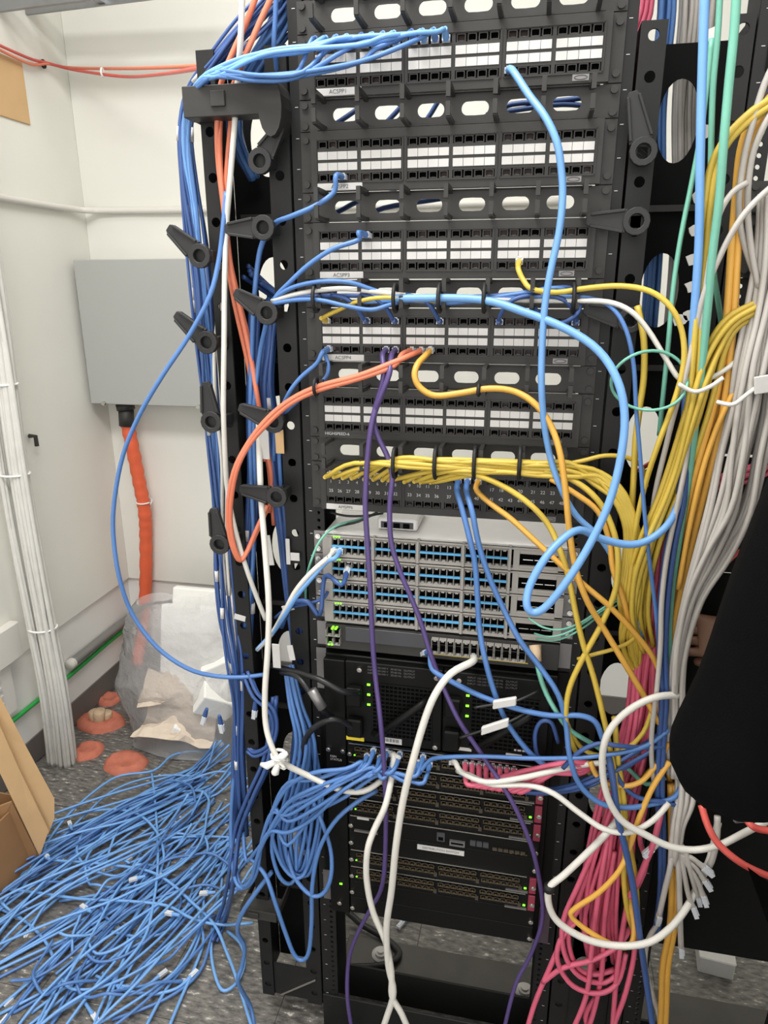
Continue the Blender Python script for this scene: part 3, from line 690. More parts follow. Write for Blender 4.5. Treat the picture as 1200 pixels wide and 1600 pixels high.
bundle('dark blue cable hanging outside left manager past the outer levers', G, 'navy', 5, [(455, -30, 3), (420, 10, 2), (380, 50, 1), (335, 100, 1), (300, 150, 2), (290, 210, 2), (295, 280, 2), (304, 350, 2.5), (314, 440, 2.5), (322, 540, 2.5), (331, 650, 2.5), (339, 740, 2.5), (346, 830, 2.5), (352, 900, 2), (358, 970, 1), (366, 1030, 0), (372, 1100, 0), (372, 1180, 0), (378, 1260, 2)], 13, [24, 24, 22, 17, 16, 18, 20, 21, 22, 22, 22, 22, 21, 26, 26, 20, 12, 10, 16], wraps=2, seed=1)
bundle('white cable among blue ones outside the left manager', 'white cables outside the left manager', 'white', 6, [(338, 395, 1), (345, 480, 1), (340, 560, 1.5), (344, 640, 1), (352, 720, 1), (352, 790, 2), (352, 860, 2), (356, 930, 1.5)], 3, 9, seed=4)
bundle('blue cable going into oval hole at top of left manager', 'blue cables at the top of the left manager', 'blue', 8, [(470, -40, 6), (450, 20, 5), (425, 60, 4), (398, 100, 4), (374, 150, 5), (368, 200, 6), (378, 240, 8), (398, 280, 10)], 13, [30, 28, 22, 18, 15, 15, 13, 8], seed=2)
cable('blue cable hanging straight down beside the left post at top', 'blue', 8, [(432, -20, -2), (430, 30, -2), (428, 70, -2), (432, 120, 1), (420, 180, 6)])
cable('outer orange cable dropping down the left manager', 'orange', 9, [(432, -20, -4), (408, 30, -4), (382, 90, -4), (362, 140, -2), (345, 180, -1), (344, 260, -1.5), (352, 340, -2), (361, 420, -2), (377, 490, -1), (392, 560, 0), (402, 620, 0), (412, 680, 1), (425, 750, 2), (420, 800, 3)])
cable('inner orange cable dropping down the left manager', 'orange', 9, [(405, -20, -3), (385, 35, -3), (352, 110, -3), (341, 160, -2), (340, 240, -1), (350, 330, -1.5), (358, 400, -1.5), (372, 465, -1), (388, 530, 0), (398, 600, .5), (407, 660, 1), (415, 720, 2)])
cable('orange cable behind white cable below the left crossbar', 'orange', 9, [(368, 120, 0), (362, 180, -.5), (355, 260, -1), (352, 330, -1.2), (355, 400, -1), (366, 470, 0), (386, 560, 1), (405, 650, 2), (420, 730, 3), (428, 820, 4)])
cable('long white cable running down the middle of the left manager', 'white', 9, [(379, -20, -5), (376, 60, -5), (371, 130, -3), (366, 200, -3), (358, 300, -3), (354, 350, -2.5), (351, 430, -4), (350, 540, -5), (349, 640, -5), (352, 720, -4), (356, 770, -3), (368, 830, -3), (384, 885, -3), (400, 930, -2), (415, 968, -1)])
for k in (0, 1):
    q = PORT(3, 2, 0 + k, 1)
    cable('orange cable from fourth panel looping down the left manager, ' + ('upper one' if k else 'lower one'), 'orange', 8, [V(q, 0, -.004), V(q, -.01, -.03, -.004), (615, 572 - 6 * k, -6), (560, 592 - 5 * k, -7), (500, 609 - 6 * k, -7), (455, 630 - 6 * k, -7), (418, 662 - 8 * k, -7), (388, 697 - 5 * k, -7), (369 - 4 * k, 738, -7), (360 - 4 * k, 795, -6), (363 - 4 * k, 840, -5), (374 - 2 * k, 874, -4), (384, 866, -3), (402, 825 + 5 * k, -1), (418, 790 + 5 * k, 1)], plug='s')
# blue cables in left column
q = PORT(1, 0, 2, 1)
cable('blue cable from second panel lower left looping into left manager', 'blue', 8, [V(q, 0, -.006), V(q, -.003, -.03, -.002), (522, 300, -4), (492, 322, -5), (455, 338, -5), (430, 349, -3), (410, 380, -1.5), (401, 425, -1), (396, 490, -1), (393, 560, 0), (391, 660, 0), (393, 760, 1), (396, 860, 1), (388, 960, 1)], plug='s')
q = PORT(2, 1, 0, 0)
cable('blue cable from third panel upper left looping into left manager', 'blue', 8, [V(q, 0, -.006), V(q, -.006, -.03, .002), (560, 375, -4), (520, 389, -5), (482, 414, -5), (452, 442, -5), (430, 466, -4), (418, 500, -2), (405, 560, 0), (397, 650, 0), (400, 760, 1)], plug='s')
cable('long blue cable swinging out over the grey enclosure in big arc', 'blue', 7.5, [(353, 300, -2), (349, 350, -3), (342, 405, -4), (328, 462, -6), (295, 525, -7), (255, 585, -8), (218, 648, -8), (192, 712, -8), (179, 780, -8), (177, 835, -8), (186, 900, -8), (206, 958, -7), (244, 1010, -6), (292, 1044, -5), (335, 1056, -3), (378, 1058, -1), (412, 1054, 0)])
q = PORT(3, 0, 0, 1)
cable('blue cable from fourth panel lower left, sweeping furthest left', 'blue', 7, [V(q, .002, -.006), V(q, -.002, -.026, -.004), (495, 568, -4), (470, 590, -4), (452, 614, -4), (440, 645, -2), (436, 700, 0), (440, 770, 1)], plug='s')
cable('blue cable from fourth panel lower left, hanging straight first', 'blue', 7, [V(PORT(3, 0, 0, 1), -.003, -.012, -.002), (513, 572, -3.5), (509, 590, -4), (494, 603, -4), (470, 622, -3), (450, 640, -2), (432, 660, 0), (428, 720, 1)])
bundle('dark blue cable in thick run inside the left manager', 'dark blue cables inside the left manager', 'navy', 9, [(428, 470, 9), (426, 490, 6), (424, 510, 4), (422, 540, 3), (418, 600, 3), (424, 660, 3), (430, 720, 3), (438, 790, 3), (447, 860, 3), (457, 930, 3), (468, 1000, 3), (474, 1060, 3), (478, 1130, 3), (470, 1210, 4), (462, 1290, 5)], 13, [16, 16, 13, 11, 12, 12, 11, 12, 13, 14, 16, 18, 22, 24, 26], wraps=.4, seed=3)
bundle('blue cable running down the outer half of left manager', 'blue cables in the outer half of the left manager', 'navy', 9, [(398, 470, 3), (394, 560, 3), (393, 660, 3), (396, 740, 3), (392, 820, 3), (388, 900, 2), (386, 980, 2), (378, 1060, 2), (372, 1140, 2), (372, 1220, 2), (376, 1300, 4)], 7, [8, 8, 8, 9, 9, 10, 12, 12, 12, 14, 18], wraps=.6, seed=5)
bundle('blue cable crossing through left oval hole below the third lever', 'blue cables in the second oval hole', 'navy', 8, [(385, 425, 6), (405, 440, 9), (425, 455, 8), (445, 470, 4)], 4, [16, 13, 12, 8], seed=6)
cable('thick white cable hanging low in left manager to the first line card', 'white', 10, [(404, 640, 0), (405, 700, -2), (408, 780, -4), (415, 870, -6), (420, 950, -8), (418, 1020, -9), (414, 1080, -10), (415, 1130, -11), (424, 1165, -12), (440, 1190, -12), (480, 1211, -10), (530, 1233, -9), (568, 1236, -8), (598, 1218, -6)])
c = P(436, 1187, -.12)
kn = MB()
for i in range(4):
    a0 = random.random() * 6; kn.tube([c + Vector((.014 * math.cos(a), .008 * math.sin(a + a0), .006 * math.sin(a) + .007 * (i - 1.5))) for a in [2 * PI * j / 10 for j in range(11)]], .0035, 6)
for dx, dz in ((-.035, -.012), (.02, .022), (-.01, -.03)): kn.tube([c, c + Vector((dx * .6, -.01, dz * .8)), c + Vector((dx, -.005, dz))], [.005, .008, .004], 6)
tag(kn.build('twist_tie', 'tie', None, True), 'crumpled white wrap tied round white cable low on the left', 'tie')
# switch stack left feeds
for k, (cc, lb) in enumerate((('white', 'white cable plugged into left end of topmost grey switch'), ('sky', 'blue cable plugged into left end of topmost grey switch'), ('navy', 'dark blue cable plugged into left end of second grey switch'))):
    q = Vector((-.197 + .012 * k, -.03, ZP - 17.5 * U - (.008 if k < 2 else .05)))
    if k < 2: pts = [q, V(q, 0, -.03), (512 - 2 * k, 872 + 6 * k, -6), (488, 893 + 9 * k, -7), (463, 922 + 10 * k, -7), (445, 955 + 6 * k, -6), (425, 990, -3), (402, 1015, -1)]
    else: pts = [q, V(q, -.002, -.03, -.01), (508, 900, -4), (500, 960, -5), (480, 940, -5), (455, 945, -4), (440, 980, -1)]
    cable(lb, cc, 8, pts, plug='s')
cable('thin blue cable curling into the third grey switch', 'navy', 5, [Vector((-.21, -.03, ZP - 19.5 * U)), (505, 935, -4), (480, 944, -4), (450, 950, -3), (430, 965, 0)])
cable('thin grey cable arcing past left ears of the switch stack', 'teal', 4, [(600, 800, 4), (560, 812, 2), (525, 822, -1), (500, 845, -4), (485, 880, -5), (478, 910, -3), (478, 940, 0)])
cable('thin black cord running to the small white network box', 'black', 4, [P(598, 802, .0184), (570, 806, -.5), (540, 806, 0), (515, 800, 1)])
cable('second thin black cord beside the small white network box', 'black', 4, [P(590, 800, .0184), (560, 815, 0), (530, 822, 1), (512, 830, 2)])

# black power cords at the left supply
for k, pts in enumerate(([(560, 1082, -5), (535, 1080, -8), (500, 1062, -8), (470, 1052, -6), (445, 1045, -3), (425, 1040, 1)], [(520, 1120, -5), (500, 1105, -8), (480, 1075, -8), (462, 1055, -6), (440, 1050, -2)], [(556, 1140, -4), (530, 1125, -7), (505, 1128, -8), (480, 1150, -6), (470, 1190, -2)])):
    cable('black power cord at left supply, ' + ('upper one', 'tagged one', 'lower one')[k], 'black', 10, pts, name='power_cord')
a, b_ = P(487, 1078, -.09), P(504, 1106, -.09)
tag(MB().tube([a, b_], .0095, 8).build('cord_tag', 'graym', None, True), 'grey wrapped tag on black power cord left of chassis', 'cord tag')
for k, (a, b_, lb) in enumerate(((P(770, 1101, -.1), P(807, 1095, -.1), 'white tag on cord across right power supply, upper one'), (P(752, 1142, -.1), P(795, 1128, -.1), 'white tag on cord across right power supply, lower tilted one'))):
    d = b_ - a
    cable('thin black cord under white tag of right power supply, ' + ('upper one' if k == 0 else 'lower one'), 'black', 5, [a - d * .8, a, b_, b_ + d * .9 + Vector((0, .02, 0))], name='power_cord')
    tag(MB().obox((a + b_) / 2, d / 2, (0, .004, 0), (0, 0, .0085)).build('cord_tag', 'label', None, bevel=.002), lb, 'cord tag')

# chassis blue cables to the left, loops
random.seed(21)
for i in range(9):
    x = -.135 + .0132 * i + (.02 if i > 5 else 0); q = Vector((x, CF - .008, ztop - (.0125 if i % 2 else .026) ))
    j = random.uniform(-1, 1); dy = i * 4.5
    pts = [q, V(q, -.002, -.03, -.004), V(q, -.014, -.042, -.012), (566 + 4 * i, 1190 + dy * .5, -6 - 2 * random.random()), (540, 1200 + dy * 1.1 + random.uniform(-5, 5), -8 - 2 * random.random()), (490, 1212 + dy * 1.9 + random.uniform(-8, 8), -8 - 2 * random.random()), (450, 1222 + dy * 2.6 + random.uniform(-12, 12), -9)]
    pts += [[(425, 1270, -8), (410, 1310, -7), (402, 1360, -6), (388, 1384, -5), (372, 1384, -4), (363, 1350, -2), (361, 1280, 0), (366, 1200, 1)],
            [(428, 1262, -8), (424, 1300, -7), (440, 1350, -7), (462, 1372, -7), (478, 1360, -6), (482, 1320, -4), (470, 1270, -2)],
            [(420, 1300, -8), (402, 1340, -7), (394, 1370, -6), (383, 1384, -5), (374, 1380, -3), (366, 1340, 0)],
            [(430, 1290, -7), (425, 1330, -7), (437, 1370, -7), (455, 1380, -6), (470, 1350, -4), (468, 1290, -2), (460, 1230, 0)],
            [(415, 1310, -7), (400, 1330, -6), (385, 1345, -3), (380, 1300, 0)]][i % 5]
    cable('blue cable sweeping left from the first line card', 'blue', 6.5, pts, 'blue cables from the first line card', 's')
cable('blue loop hanging lowest beside foot of left manager', 'blue', 7, [(393, 1342, -5), (415, 1368, -7), (430, 1410, -8), (447, 1460, -8), (460, 1492, -8), (473, 1500, -8), (483, 1486, -8), (487, 1440, -8), (488, 1385, -8), (498, 1330, -8), (522, 1285, -8), (555, 1255, -7), (590, 1235, -5)])
cable('blue loop ending in wide bow left of the chassis foot', 'blue', 7, [(448, 1330, -5), (460, 1370, -7), (485, 1398, -8), (505, 1396, -8), (517, 1370, -8), (517, 1330, -7), (505, 1290, -6), (488, 1250, -4), (470, 1200, -1), (465, 1130, 1)])
cable('blue cable dropping to floor from foot of left manager', 'blue', 7, [(425, 1362, -5), (402, 1392, -6), (378, 1428, -6), (371, 1455, -5), (382, 1480, -4), (378, 1510, -4), (372, 1535, -5), F(392, 1575, .02), F(400, 1625, .006)])
bundle('blue cable sagging through the lower left manager', 'blue cables low in the left manager', 'navy', 6, [(385, 1050, 0), (400, 1085, -2), (425, 1110, -2), (430, 1140, -2), (420, 1168, -2), (398, 1180, -1), (385, 1172, 0)], 3, 10, seed=8, twist=2)
bundle('blue cable weaving down in front of the lower left manager', 'loose blue cables in front of the lower left manager', 'blue', 6.5, [(450, 1040, -1), (462, 1100, -3), (478, 1160, -4), (470, 1230, -4), (450, 1300, -4), (455, 1350, -5), (475, 1360, -5), (488, 1310, -4), (492, 1240, -3), (480, 1150, -2)], 6, [10, 14, 20, 26, 24, 18, 18, 20, 20, 14], seed=9, twist=1.5)
bundle('blue cable slanting from manager toward floor heap', 'blue cables slanting to the floor heap', 'navy', 6, [(430, 1090, 0), (420, 1180, -1), (395, 1240, -1), (372, 1300, 0), (362, 1380, -1), F(352, 1430, .05), F(335, 1470, .01)], 4, [8, 16, 16, 12, 14, 20, 24], seed=10)
# clear loose plugs hanging among them
for k, (x, y) in enumerate(((320, 1118), (398, 1108), (345, 1130), (475, 1325), (466, 1345))):
    a = P(x, y, -.02); o = tag(put('loose_plug', plug_for('navy'), a, None, align(Vector((.4 - .2 * k, -.2, 1)))), 'clear plug dangling by lower left manager, ' + ('far left', 'right of white bag', 'near the bag', 'upper of pair', 'lower of pair')[k], 'plug')

# ------------------------------------------------------------------ cables across the rack
q = PORT(0, 4, 0, 1)
cable('single blue cable hanging from topmost panel down the right half', 'sky', 11, [V(q, -.003, -.006), V(q, .004, -.035, -.008), (826, 148, -7), (852, 183, -9), (870, 222, -10), (877, 265, -10), (879, 310, -10), (873, 365, -10), (860, 425, -10), (851, 480, -10), (847, 540, -10), (846, 600, -10), (850, 660, -9), (860, 715, -8), (876, 762, -8), (900, 805, -8), (935, 838, -8), (962, 880, -7), (985, 945, -6), (1003, 1000, -5)], plug='s')
cable('thick bright blue cable hanging in a long narrow loop over the switches', 'sky', 13, [(560, 470, -5), (640, 466, -6), (750, 468, -7), (820, 488, -9), (885, 514, -11), (935, 548, -13), (965, 595, -15), (976, 650, -16), (970, 715, -17), (952, 785, -18), (922, 850, -19), (888, 905, -20), (855, 946, -20), (834, 957, -20), (823, 945, -20), (828, 915, -19), (848, 878, -18), (874, 847, -16), (905, 828, -14), (940, 842, -12), (985, 851, -11), (1020, 840, -10), (1050, 810, -9), (1064, 760, -8), (1071, 690, -8), (1077, 600, -9), (1084, 500, -10), (1092, 380, -11), (1094, 250, -12), (1097, 120, -12), (1102, -30, -12)], n=8)
def m3(label, c, w, pts, **k): return cable(label, c, w, pts, **k)
m3('white cable lying along the cable-filled finger manager to the right', 'white', 8, [(425, 470, -4), (470, 458, -6), (530, 451, -6), (580, 455, -6), (640, 462, -5), (710, 465, -5), (770, 467, -5), (840, 470, -5), (900, 470, -6), (950, 472, -8), (985, 486, -9), (1012, 515, -9), (1040, 560, -9), (1062, 592, -9), (1090, 598, -9), (1130, 580, -9), (1160, 555, -8)])
m3('blue cable along finger manager arching highest at left', 'blue', 7, [(427, 468, -4), (455, 450, -6), (500, 440, -7), (545, 441, -7), (580, 452, -6), (615, 462, -5), (690, 472, -5), (745, 469, -5), (815, 458, -5), (870, 450, -5), (890, 460, -4)])
m3('blue cable along finger manager sagging lowest at left', 'blue', 7, [(420, 476, -4), (460, 469, -6), (500, 469, -7), (540, 478, -7), (580, 484, -7), (610, 476, -6), (640, 470, -5), (700, 474, -5), (780, 466, -5), (860, 464, -5), (920, 466, -6), (955, 480, -8), (978, 515, -9), (990, 570, -9), (994, 640, -9), (1000, 710, -9), (1006, 790, -9), (1014, 870, -9), (1024, 950, -8), (1032, 1040, -7)])
m3('blue cable lying straight in the cable-filled finger manager', 'navy', 7, [(430, 474, -3), (480, 464, -5), (560, 462, -5), (640, 466, -4), (740, 464, -4), (830, 457, -4), (880, 449, -4), (905, 456, -3)])
m3('yellow cable from fourth panel upper left along the finger manager', 'yellow', 7, [V(PORT(3, 0, 0, 0), 0, -.006), V(PORT(3, 0, 0, 0), .002, -.026, .006), (530, 484, -5), (560, 471, -6), (600, 465, -6), (650, 469, -6), (690, 470, -5), (730, 462, -4)], plug='s')
q = PORT(2, 4, 2, 1)
m3('yellow cable from third panel sweeping far right then down', 'yellow', 9, [V(q, -.006, -.006, .004), V(q, -.006, -.028, -.006), (818, 438, -5), (832, 452, -6), (870, 457, -6), (920, 450, -7), (970, 447, -8), (1015, 455, -9), (1048, 480, -10), (1066, 520, -10), (1068, 570, -10), (1054, 625, -10), (1030, 690, -10), (1010, 750, -9), (996, 810, -8), (985, 880, -7), (975, 950, -6)], plug='s')
for k, (mo, kk) in enumerate(((1, 0), (1, 3), (2, 3), (4, 0), (5, 3))):
    q = PORT(3, mo, kk, 0); s = 1 if mo == 4 else -1
    m3('short dark blue lead into fourth panel top row, ' + ('leftmost', 'second', 'middle', 'fourth', 'rightmost')[k], 'navy', 7, [V(q, 0, -.006), V(q, 0, -.026, .004), V(q, s * .008, -.04, .022), V(q, s * .024, -.045, .036), V(q, s * .05, -.04, .042)], plug='s')
m3('dark blue cable curling under right end of the finger manager', 'navy', 7, [(905, 462, -5), (905, 485, -6), (890, 500, -6), (872, 505, -5), (850, 498, -4), (835, 480, -3)])
# velcro ties in that row
for k, x in enumerate((494, 618, 687, 757, 896)):
    a = P(x, 466, -.057); tag(MB().tube([a + Vector((0, .02 * math.cos(t_), .021 * math.sin(t_))) for t_ in [2 * PI * j / 14 for j in range(15)]], .0032, 6).build('cable_tie', 'btie', None, True), 'black tie on the cable-filled finger manager, ' + ('leftmost', 'second from left', 'middle', 'second from right', 'rightmost')[k], 'cable tie')
for k, (pts, lb) in enumerate((([(480, 220, 9), (530, 190, 9), (570, 160, 10), (600, 120, 11)], 'first slot of the upper finger row'), ([(570, 220, 9), (600, 195, 9), (640, 150, 9), (660, 110, 9)], 'second and third slots of the upper finger row'), ([(640, 215, 9), (668, 185, 9), (690, 150, 9), (720, 110, 9)], 'third slot of the upper finger row'), ([(480, 350, 9), (530, 330, 9), (560, 315, 9), (620, 300, 9)], 'first slot of the second finger row'), ([(560, 345, 9), (600, 325, 9), (690, 310, 9), (740, 300, 9)], 'second slot of the second finger row'), ([(760, 180, 8), (800, 163, 8), (870, 158, 8), (930, 150, 8)], 'two rightmost slots of the upper finger row, upper'), ([(770, 178, 8), (820, 170, 8), (880, 163, 8), (930, 168, 8)], 'two rightmost slots of the upper finger row, lower'))):
    cable('dark blue cable seen behind rack through ' + lb, 'navy', 8, pts)
# purple
q = PORT(3, 1, 2, 1)
cable('purple cable hanging straight from fourth panel to the floor', 'purple', 8, [V(q, 0, -.005), V(q, 0, -.03, -.006), (600, 585, -6), (592, 620, -6), (581, 662, -7), (574, 720, -7), (571, 790, -7), (575, 860, -7), (579, 930, -7), (582, 1000, -7), (587, 1060, -7), (595, 1130, -8), (601, 1210, -8), (603, 1290, -8), (598, 1380, -8), (578, 1422, -6), (558, 1460, -4), (545, 1500, -3), (543, 1560, -4), (552, 1620, -4)], plug='s')
q = PORT(3, 1, 3, 1)
cable('purple cable from fourth panel slanting right across the switches', 'purple', 8, [V(q, 0, -.005), V(q, -.001, -.03, -.006), (608, 585, -7), (594, 622, -7), (584, 655, -6), (592, 685, -6), (606, 715, -6), (613, 745, -7), (609, 790, -7), (611, 845, -7), (624, 890, -7), (645, 940, -7), (660, 980, -7), (672, 1020, -7), (688, 1062, -7), (715, 1122, -8), (752, 1178, -8), (790, 1235, -9), (818, 1290, -9), (838, 1350, -8), (848, 1430, -5), (830, 1490, -3), (805, 1540, -3), (785, 1620, -4)], plug='s')
# amber one from panel four
q = PORT(3, 2, 2, 1)
cable('amber cable bowing across the rack from fourth panel', 'amber', 10, [V(q, 0, -.006), V(q, -.004, -.03, -.006), (652, 570, -7), (648, 588, -8), (657, 606, -8), (680, 618, -8), (720, 614, -8), (765, 607, -8), (805, 612, -8), (838, 633, -9), (862, 668, -9), (876, 712, -10), (884, 770, -10), (890, 830, -10), (900, 890, -10), (918, 940, -10), (945, 985, -9), (975, 1035, -9), (1005, 1085, -8), (1030, 1130, -8)], plug='s')
c = P(748, 609, -.08); tag(MB().tube([c + Vector((0, .009 * math.cos(a), .009 * math.sin(a))) for a in [2 * PI * j / 10 for j in range(11)]], .003, 6).build('cable_tie', 'btie', None, True), 'black tie around amber cable in front of finger manager', 'cable tie')
c = P(494, 604, -.07); tag(MB().tube([c + Vector((0, .014 * math.cos(a), .014 * math.sin(a))) for a in [2 * PI * j / 10 for j in range(11)]], .003, 6).build('cable_tie', 'btie', None, True), 'black tie around orange pair at left of rack', 'cable tie')
# yellow sheaf of panel six
random.seed(5)
for i in range(12):
    mo, k = divmod(i, 4); q = PORT(5, mo, k, 0); px_ = 520 + 13 * i + (18 if i > 7 else 0)
    e_ = 712 + random.random() * 26; xx = px_ + 45; pts = [V(q, 0, -.006), V(q, .003, -.03, .004)]
    if px_ < 600: pts.append((px_ + 34, 728 - random.random() * 6 + 4 * (i % 2), -6))
    for x in (640, 700, 770, 840, 890):
        if x > px_ + 42: pts.append((x, e_ + (x - 640) * .035 + random.uniform(-3, 3), -6.2 - random.random() * 1.2))
    j = random.random()
    pts += [(925 + 14 * j, 735 + 22 * random.random(), -6.5), (958 + 18 * j, 770 + 14 * random.random(), -7), (975 + 22 * j, 820 + 8 * random.random(), -7), (972 + 30 * j, 880, -7), (965 + 32 * j, 940, -7), (970 + 32 * random.random(), 990 + 20 * j, -5), (985 + 20 * j, 1060, -2)]
    cable('yellow cable from numbered panel curving right and down', 'yellow', 8, pts, 'yellow cables of the numbered panel', 's')
for k, x in enumerate((617, 681, 742, 812)):
    a = P(x, 723, -.062); tag(MB().tube([a + Vector((0, .02 * math.cos(t_), .026 * math.sin(t_))) for t_ in [2 * PI * j / 14 for j in range(15)]], .0034, 6).build('cable_tie', 'btie', None, True), 'black strap round the yellow sheaf, ' + ('leftmost', 'second from left', 'third from left', 'rightmost')[k], 'cable tie')
q = PORT(5, 3, 3, 0)
cable('amber cable slanting from numbered panel across the white switch lid', 'amber', 9, [V(q, .002, -.006), V(q, .002, -.03, -.008), (768, 788, -6), (800, 812, -7), (838, 847, -8), (876, 882, -9), (915, 916, -9), (955, 950, -9), (992, 990, -8), (1022, 1030, -7), (1040, 1080, -6)], plug='s')
cable('yellow cable leaving the sheaf and dropping past right ears of switches', 'yellow', 9, [(690, 735, -6), (745, 743, -7), (790, 762, -7), (830, 790, -8), (858, 822, -8), (876, 862, -9), (889, 905, -9), (900, 960, -9), (912, 1010, -9), (928, 1060, -9), (945, 1130, -9), (957, 1190, -9), (970, 1260, -9), (984, 1320, -9), (994, 1380, -8), (996, 1430, -6)])
cable('yellow cable curving out widest below the sheaf', 'yellow', 9, [(850, 735, -7), (890, 748, -7), (925, 772, -8), (950, 808, -8), (965, 860, -9), (962, 920, -9), (940, 975, -9), (910, 1030, -9), (890, 1075, -9), (884, 1120, -9), (893, 1160, -8), (915, 1200, -7), (945, 1228, -6), (985, 1230, -5), (1020, 1200, -4)])
cable('yellow cable curving out just inside the widest one', 'amber', 9, [(860, 748, -7), (900, 772, -8), (935, 800, -8), (952, 845, -8), (958, 890, -8), (975, 940, -8), (985, 980, -7), (1010, 1010, -6)])
cable('yellow cable rising slightly right of the sheaf', 'yellow', 7, [(870, 728, -6), (910, 720, -6), (945, 712, -6), (980, 715, -5), (1003, 730, -3), (1010, 760, 0)])
cable('yellow cable crossing level below the sheaf bend', 'yellow', 7, [(903, 1030, -6), (930, 1022, -7), (965, 1012, -7), (990, 998, -6), (1003, 970, -5)])
cable('yellow cable drooping in loop right of black power supplies', 'yellow', 8, [(875, 1090, -5), (886, 1130, -7), (905, 1165, -7), (935, 1180, -7), (975, 1172, -7), (1005, 1145, -6), (1020, 1105, -5)])
# blue pair from panel six
q = PORT(5, 3, 1, 0)
cable('blue cable from numbered panel falling steeply over switch stack', 'blue', 9, [V(q, 0, -.006), V(q, .001, -.03, -.01), (722, 795, -6), (733, 838, -7), (742, 880, -7), (746, 930, -7), (749, 980, -7), (758, 1030, -8), (772, 1080, -8), (792, 1128, -8), (822, 1170, -8), (850, 1195, -7), (868, 1200, -7)], plug='s')
q = PORT(5, 3, 2, 0)
cable('blue cable from numbered panel slanting right over switch stack', 'blue', 9, [V(q, 0, -.006), V(q, .001, -.03, -.01), (738, 800, -7), (748, 850, -7), (764, 900, -7), (786, 950, -7), (812, 1000, -8), (842, 1040, -8), (872, 1085, -9), (884, 1130, -9), (890, 1180, -10), (905, 1225, -10), (938, 1255, -10), (980, 1262, -10), (1020, 1256, -9), (1055, 1245, -8), (1068, 1215, -7)], plug='s')
cable('blue cable from black switch running right over the supplies', 'blue', 9, [Vector((-.02, -.04, zb - .004)), (672, 1020, -6), (675, 1045, -7), (700, 1062, -8), (752, 1088, -8), (810, 1108, -9), (860, 1118, -9), (905, 1118, -9), (930, 1128, -9), (942, 1155, -9), (955, 1185, -8)], plug='s')
cable('blue loop standing up at right of power supplies', 'navy', 7, [(870, 1205, -5), (842, 1185, -6), (836, 1150, -6), (845, 1128, -6), (862, 1130, -6), (872, 1160, -5)])
# white from black switch and from card
cable('thick white cable arcing from black switch down past the cards', 'white', 11, [Vector((.067, -.04, zb - .004)), (738, 1034, -8), (705, 1052, -11), (680, 1085, -13), (662, 1130, -14), (645, 1190, -15), (630, 1250, -15), (619, 1320, -15), (612, 1390, -14), (604, 1450, -13), (607, 1510, -12), (615, 1550, -12), (604, 1590, -12), (590, 1630, -12)], plug='s', n=8)
cable('thick white cable dropping straight from first line card then bowing left', 'white', 10, [Vector((-.082, CF - .008, ztop - .0125)), (616, 1185, -5), (610, 1225, -8), (601, 1262, -10), (584, 1298, -11), (574, 1330, -12), (573, 1375, -12), (583, 1425, -12), (602, 1470, -12), (612, 1520, -12), (612, 1555, -12), (628, 1585, -12), (645, 1625, -12)], plug='s', n=8)
cable('white cable from second line card running right under the pink ones', 'white', 9, [Vector((.035, CF - .008, ztop - .0125)), (712, 1192, -6), (722, 1207, -8), (760, 1222, -9), (812, 1216, -9), (862, 1205, -9), (905, 1196, -8), (950, 1190, -7), (1000, 1175, -5)], plug='s', n=8)
cable('white cable sagging right from line card toward pink bundle', 'white', 9, [Vector((.045, CF - .008, ztop - .03)), (735, 1212, -7), (770, 1226, -9), (825, 1227, -9), (865, 1240, -10), (905, 1270, -11), (945, 1296, -12), (985, 1300, -12), (1020, 1282, -11), (1045, 1255, -9)], n=8)
cable('blue cable lying level from line card across to right bundle', 'blue', 7, [Vector((-.03, CF - .008, ztop - .026)), Vector((-.028, CF - .035, ztop - .03)), (672, 1188, -7), (700, 1183, -9), (760, 1182, -9), (830, 1185, -9), (900, 1184, -10), (960, 1178, -10), (1010, 1165, -9), (1045, 1140, -8)], plug='s')
bundle('dark blue cable passing under pink plugs toward the right', 'dark blue cables under the pink plugs', 'navy', 7, [Vector((.05, CF - .008, ztop - .034)), (742, 1214, -4), (790, 1230, -5), (850, 1236, -6), (910, 1225, -8), (960, 1200, -8), (1010, 1170, -6), (1050, 1140, -4)], 4, [5, 5, 6, 8, 14, 18, 16, 12], seed=15)
for i in range(8):
    q = Vector((.06 + .0132 * i, CF - .008, ztop - .0145))
    cable('pink cable plugged into the first line cards', 'pink', 9, [q, V(q, .003, -.028, -.004), V(q, .016, -.042, -.011), (max(proj(q)[0] + 45, 800 + 9 * i), min(proj(q)[1] + 16, 1210) - 2 * (i % 3), -7.5), (880 + 2 * i, 1192 + 4 * (i % 5), -8), (906, 1192 + 4 * (i % 5), -8), (932, 1196 + 3 * (i % 3), -6), (958, 1215, -3), (965, 1250, 0)], 'pink cables of the line cards', 's')
# teal fibre by the switches
for k, pts in enumerate(([(826, 966, -4), (848, 980, -6), (875, 984, -6), (905, 974, -7), (935, 955, -6), (980, 925, -3)], [(835, 990, -4), (860, 995, -6), (890, 987, -7), (925, 965, -6), (970, 935, -3)], [(838, 998, -4), (870, 1000, -6), (905, 985, -7), (940, 960, -5), (990, 930, -2)])):
    cable('thin teal fibre lead at right end of lowest grey switch, ' + ('top one', 'middle one', 'bottom one')[k], 'teal', 3.5, pts)
cable('teal cable from tan plug at right end of the black switch', 'teal', 8, [(838, 1025, -4), (842, 1050, -6), (852, 1080, -7), (868, 1110, -8), (890, 1140, -8), (930, 1165, -7), (980, 1200, -6), (1010, 1225, -6), (1040, 1215, -6)])
tag(MB().tube([P(836, 1008, -.03), P(839, 1034, -.045)], [.011, .008], 8).build('modular_plug', 'tan', None, True), 'tan plug hanging at right end of the black switch', 'plug')

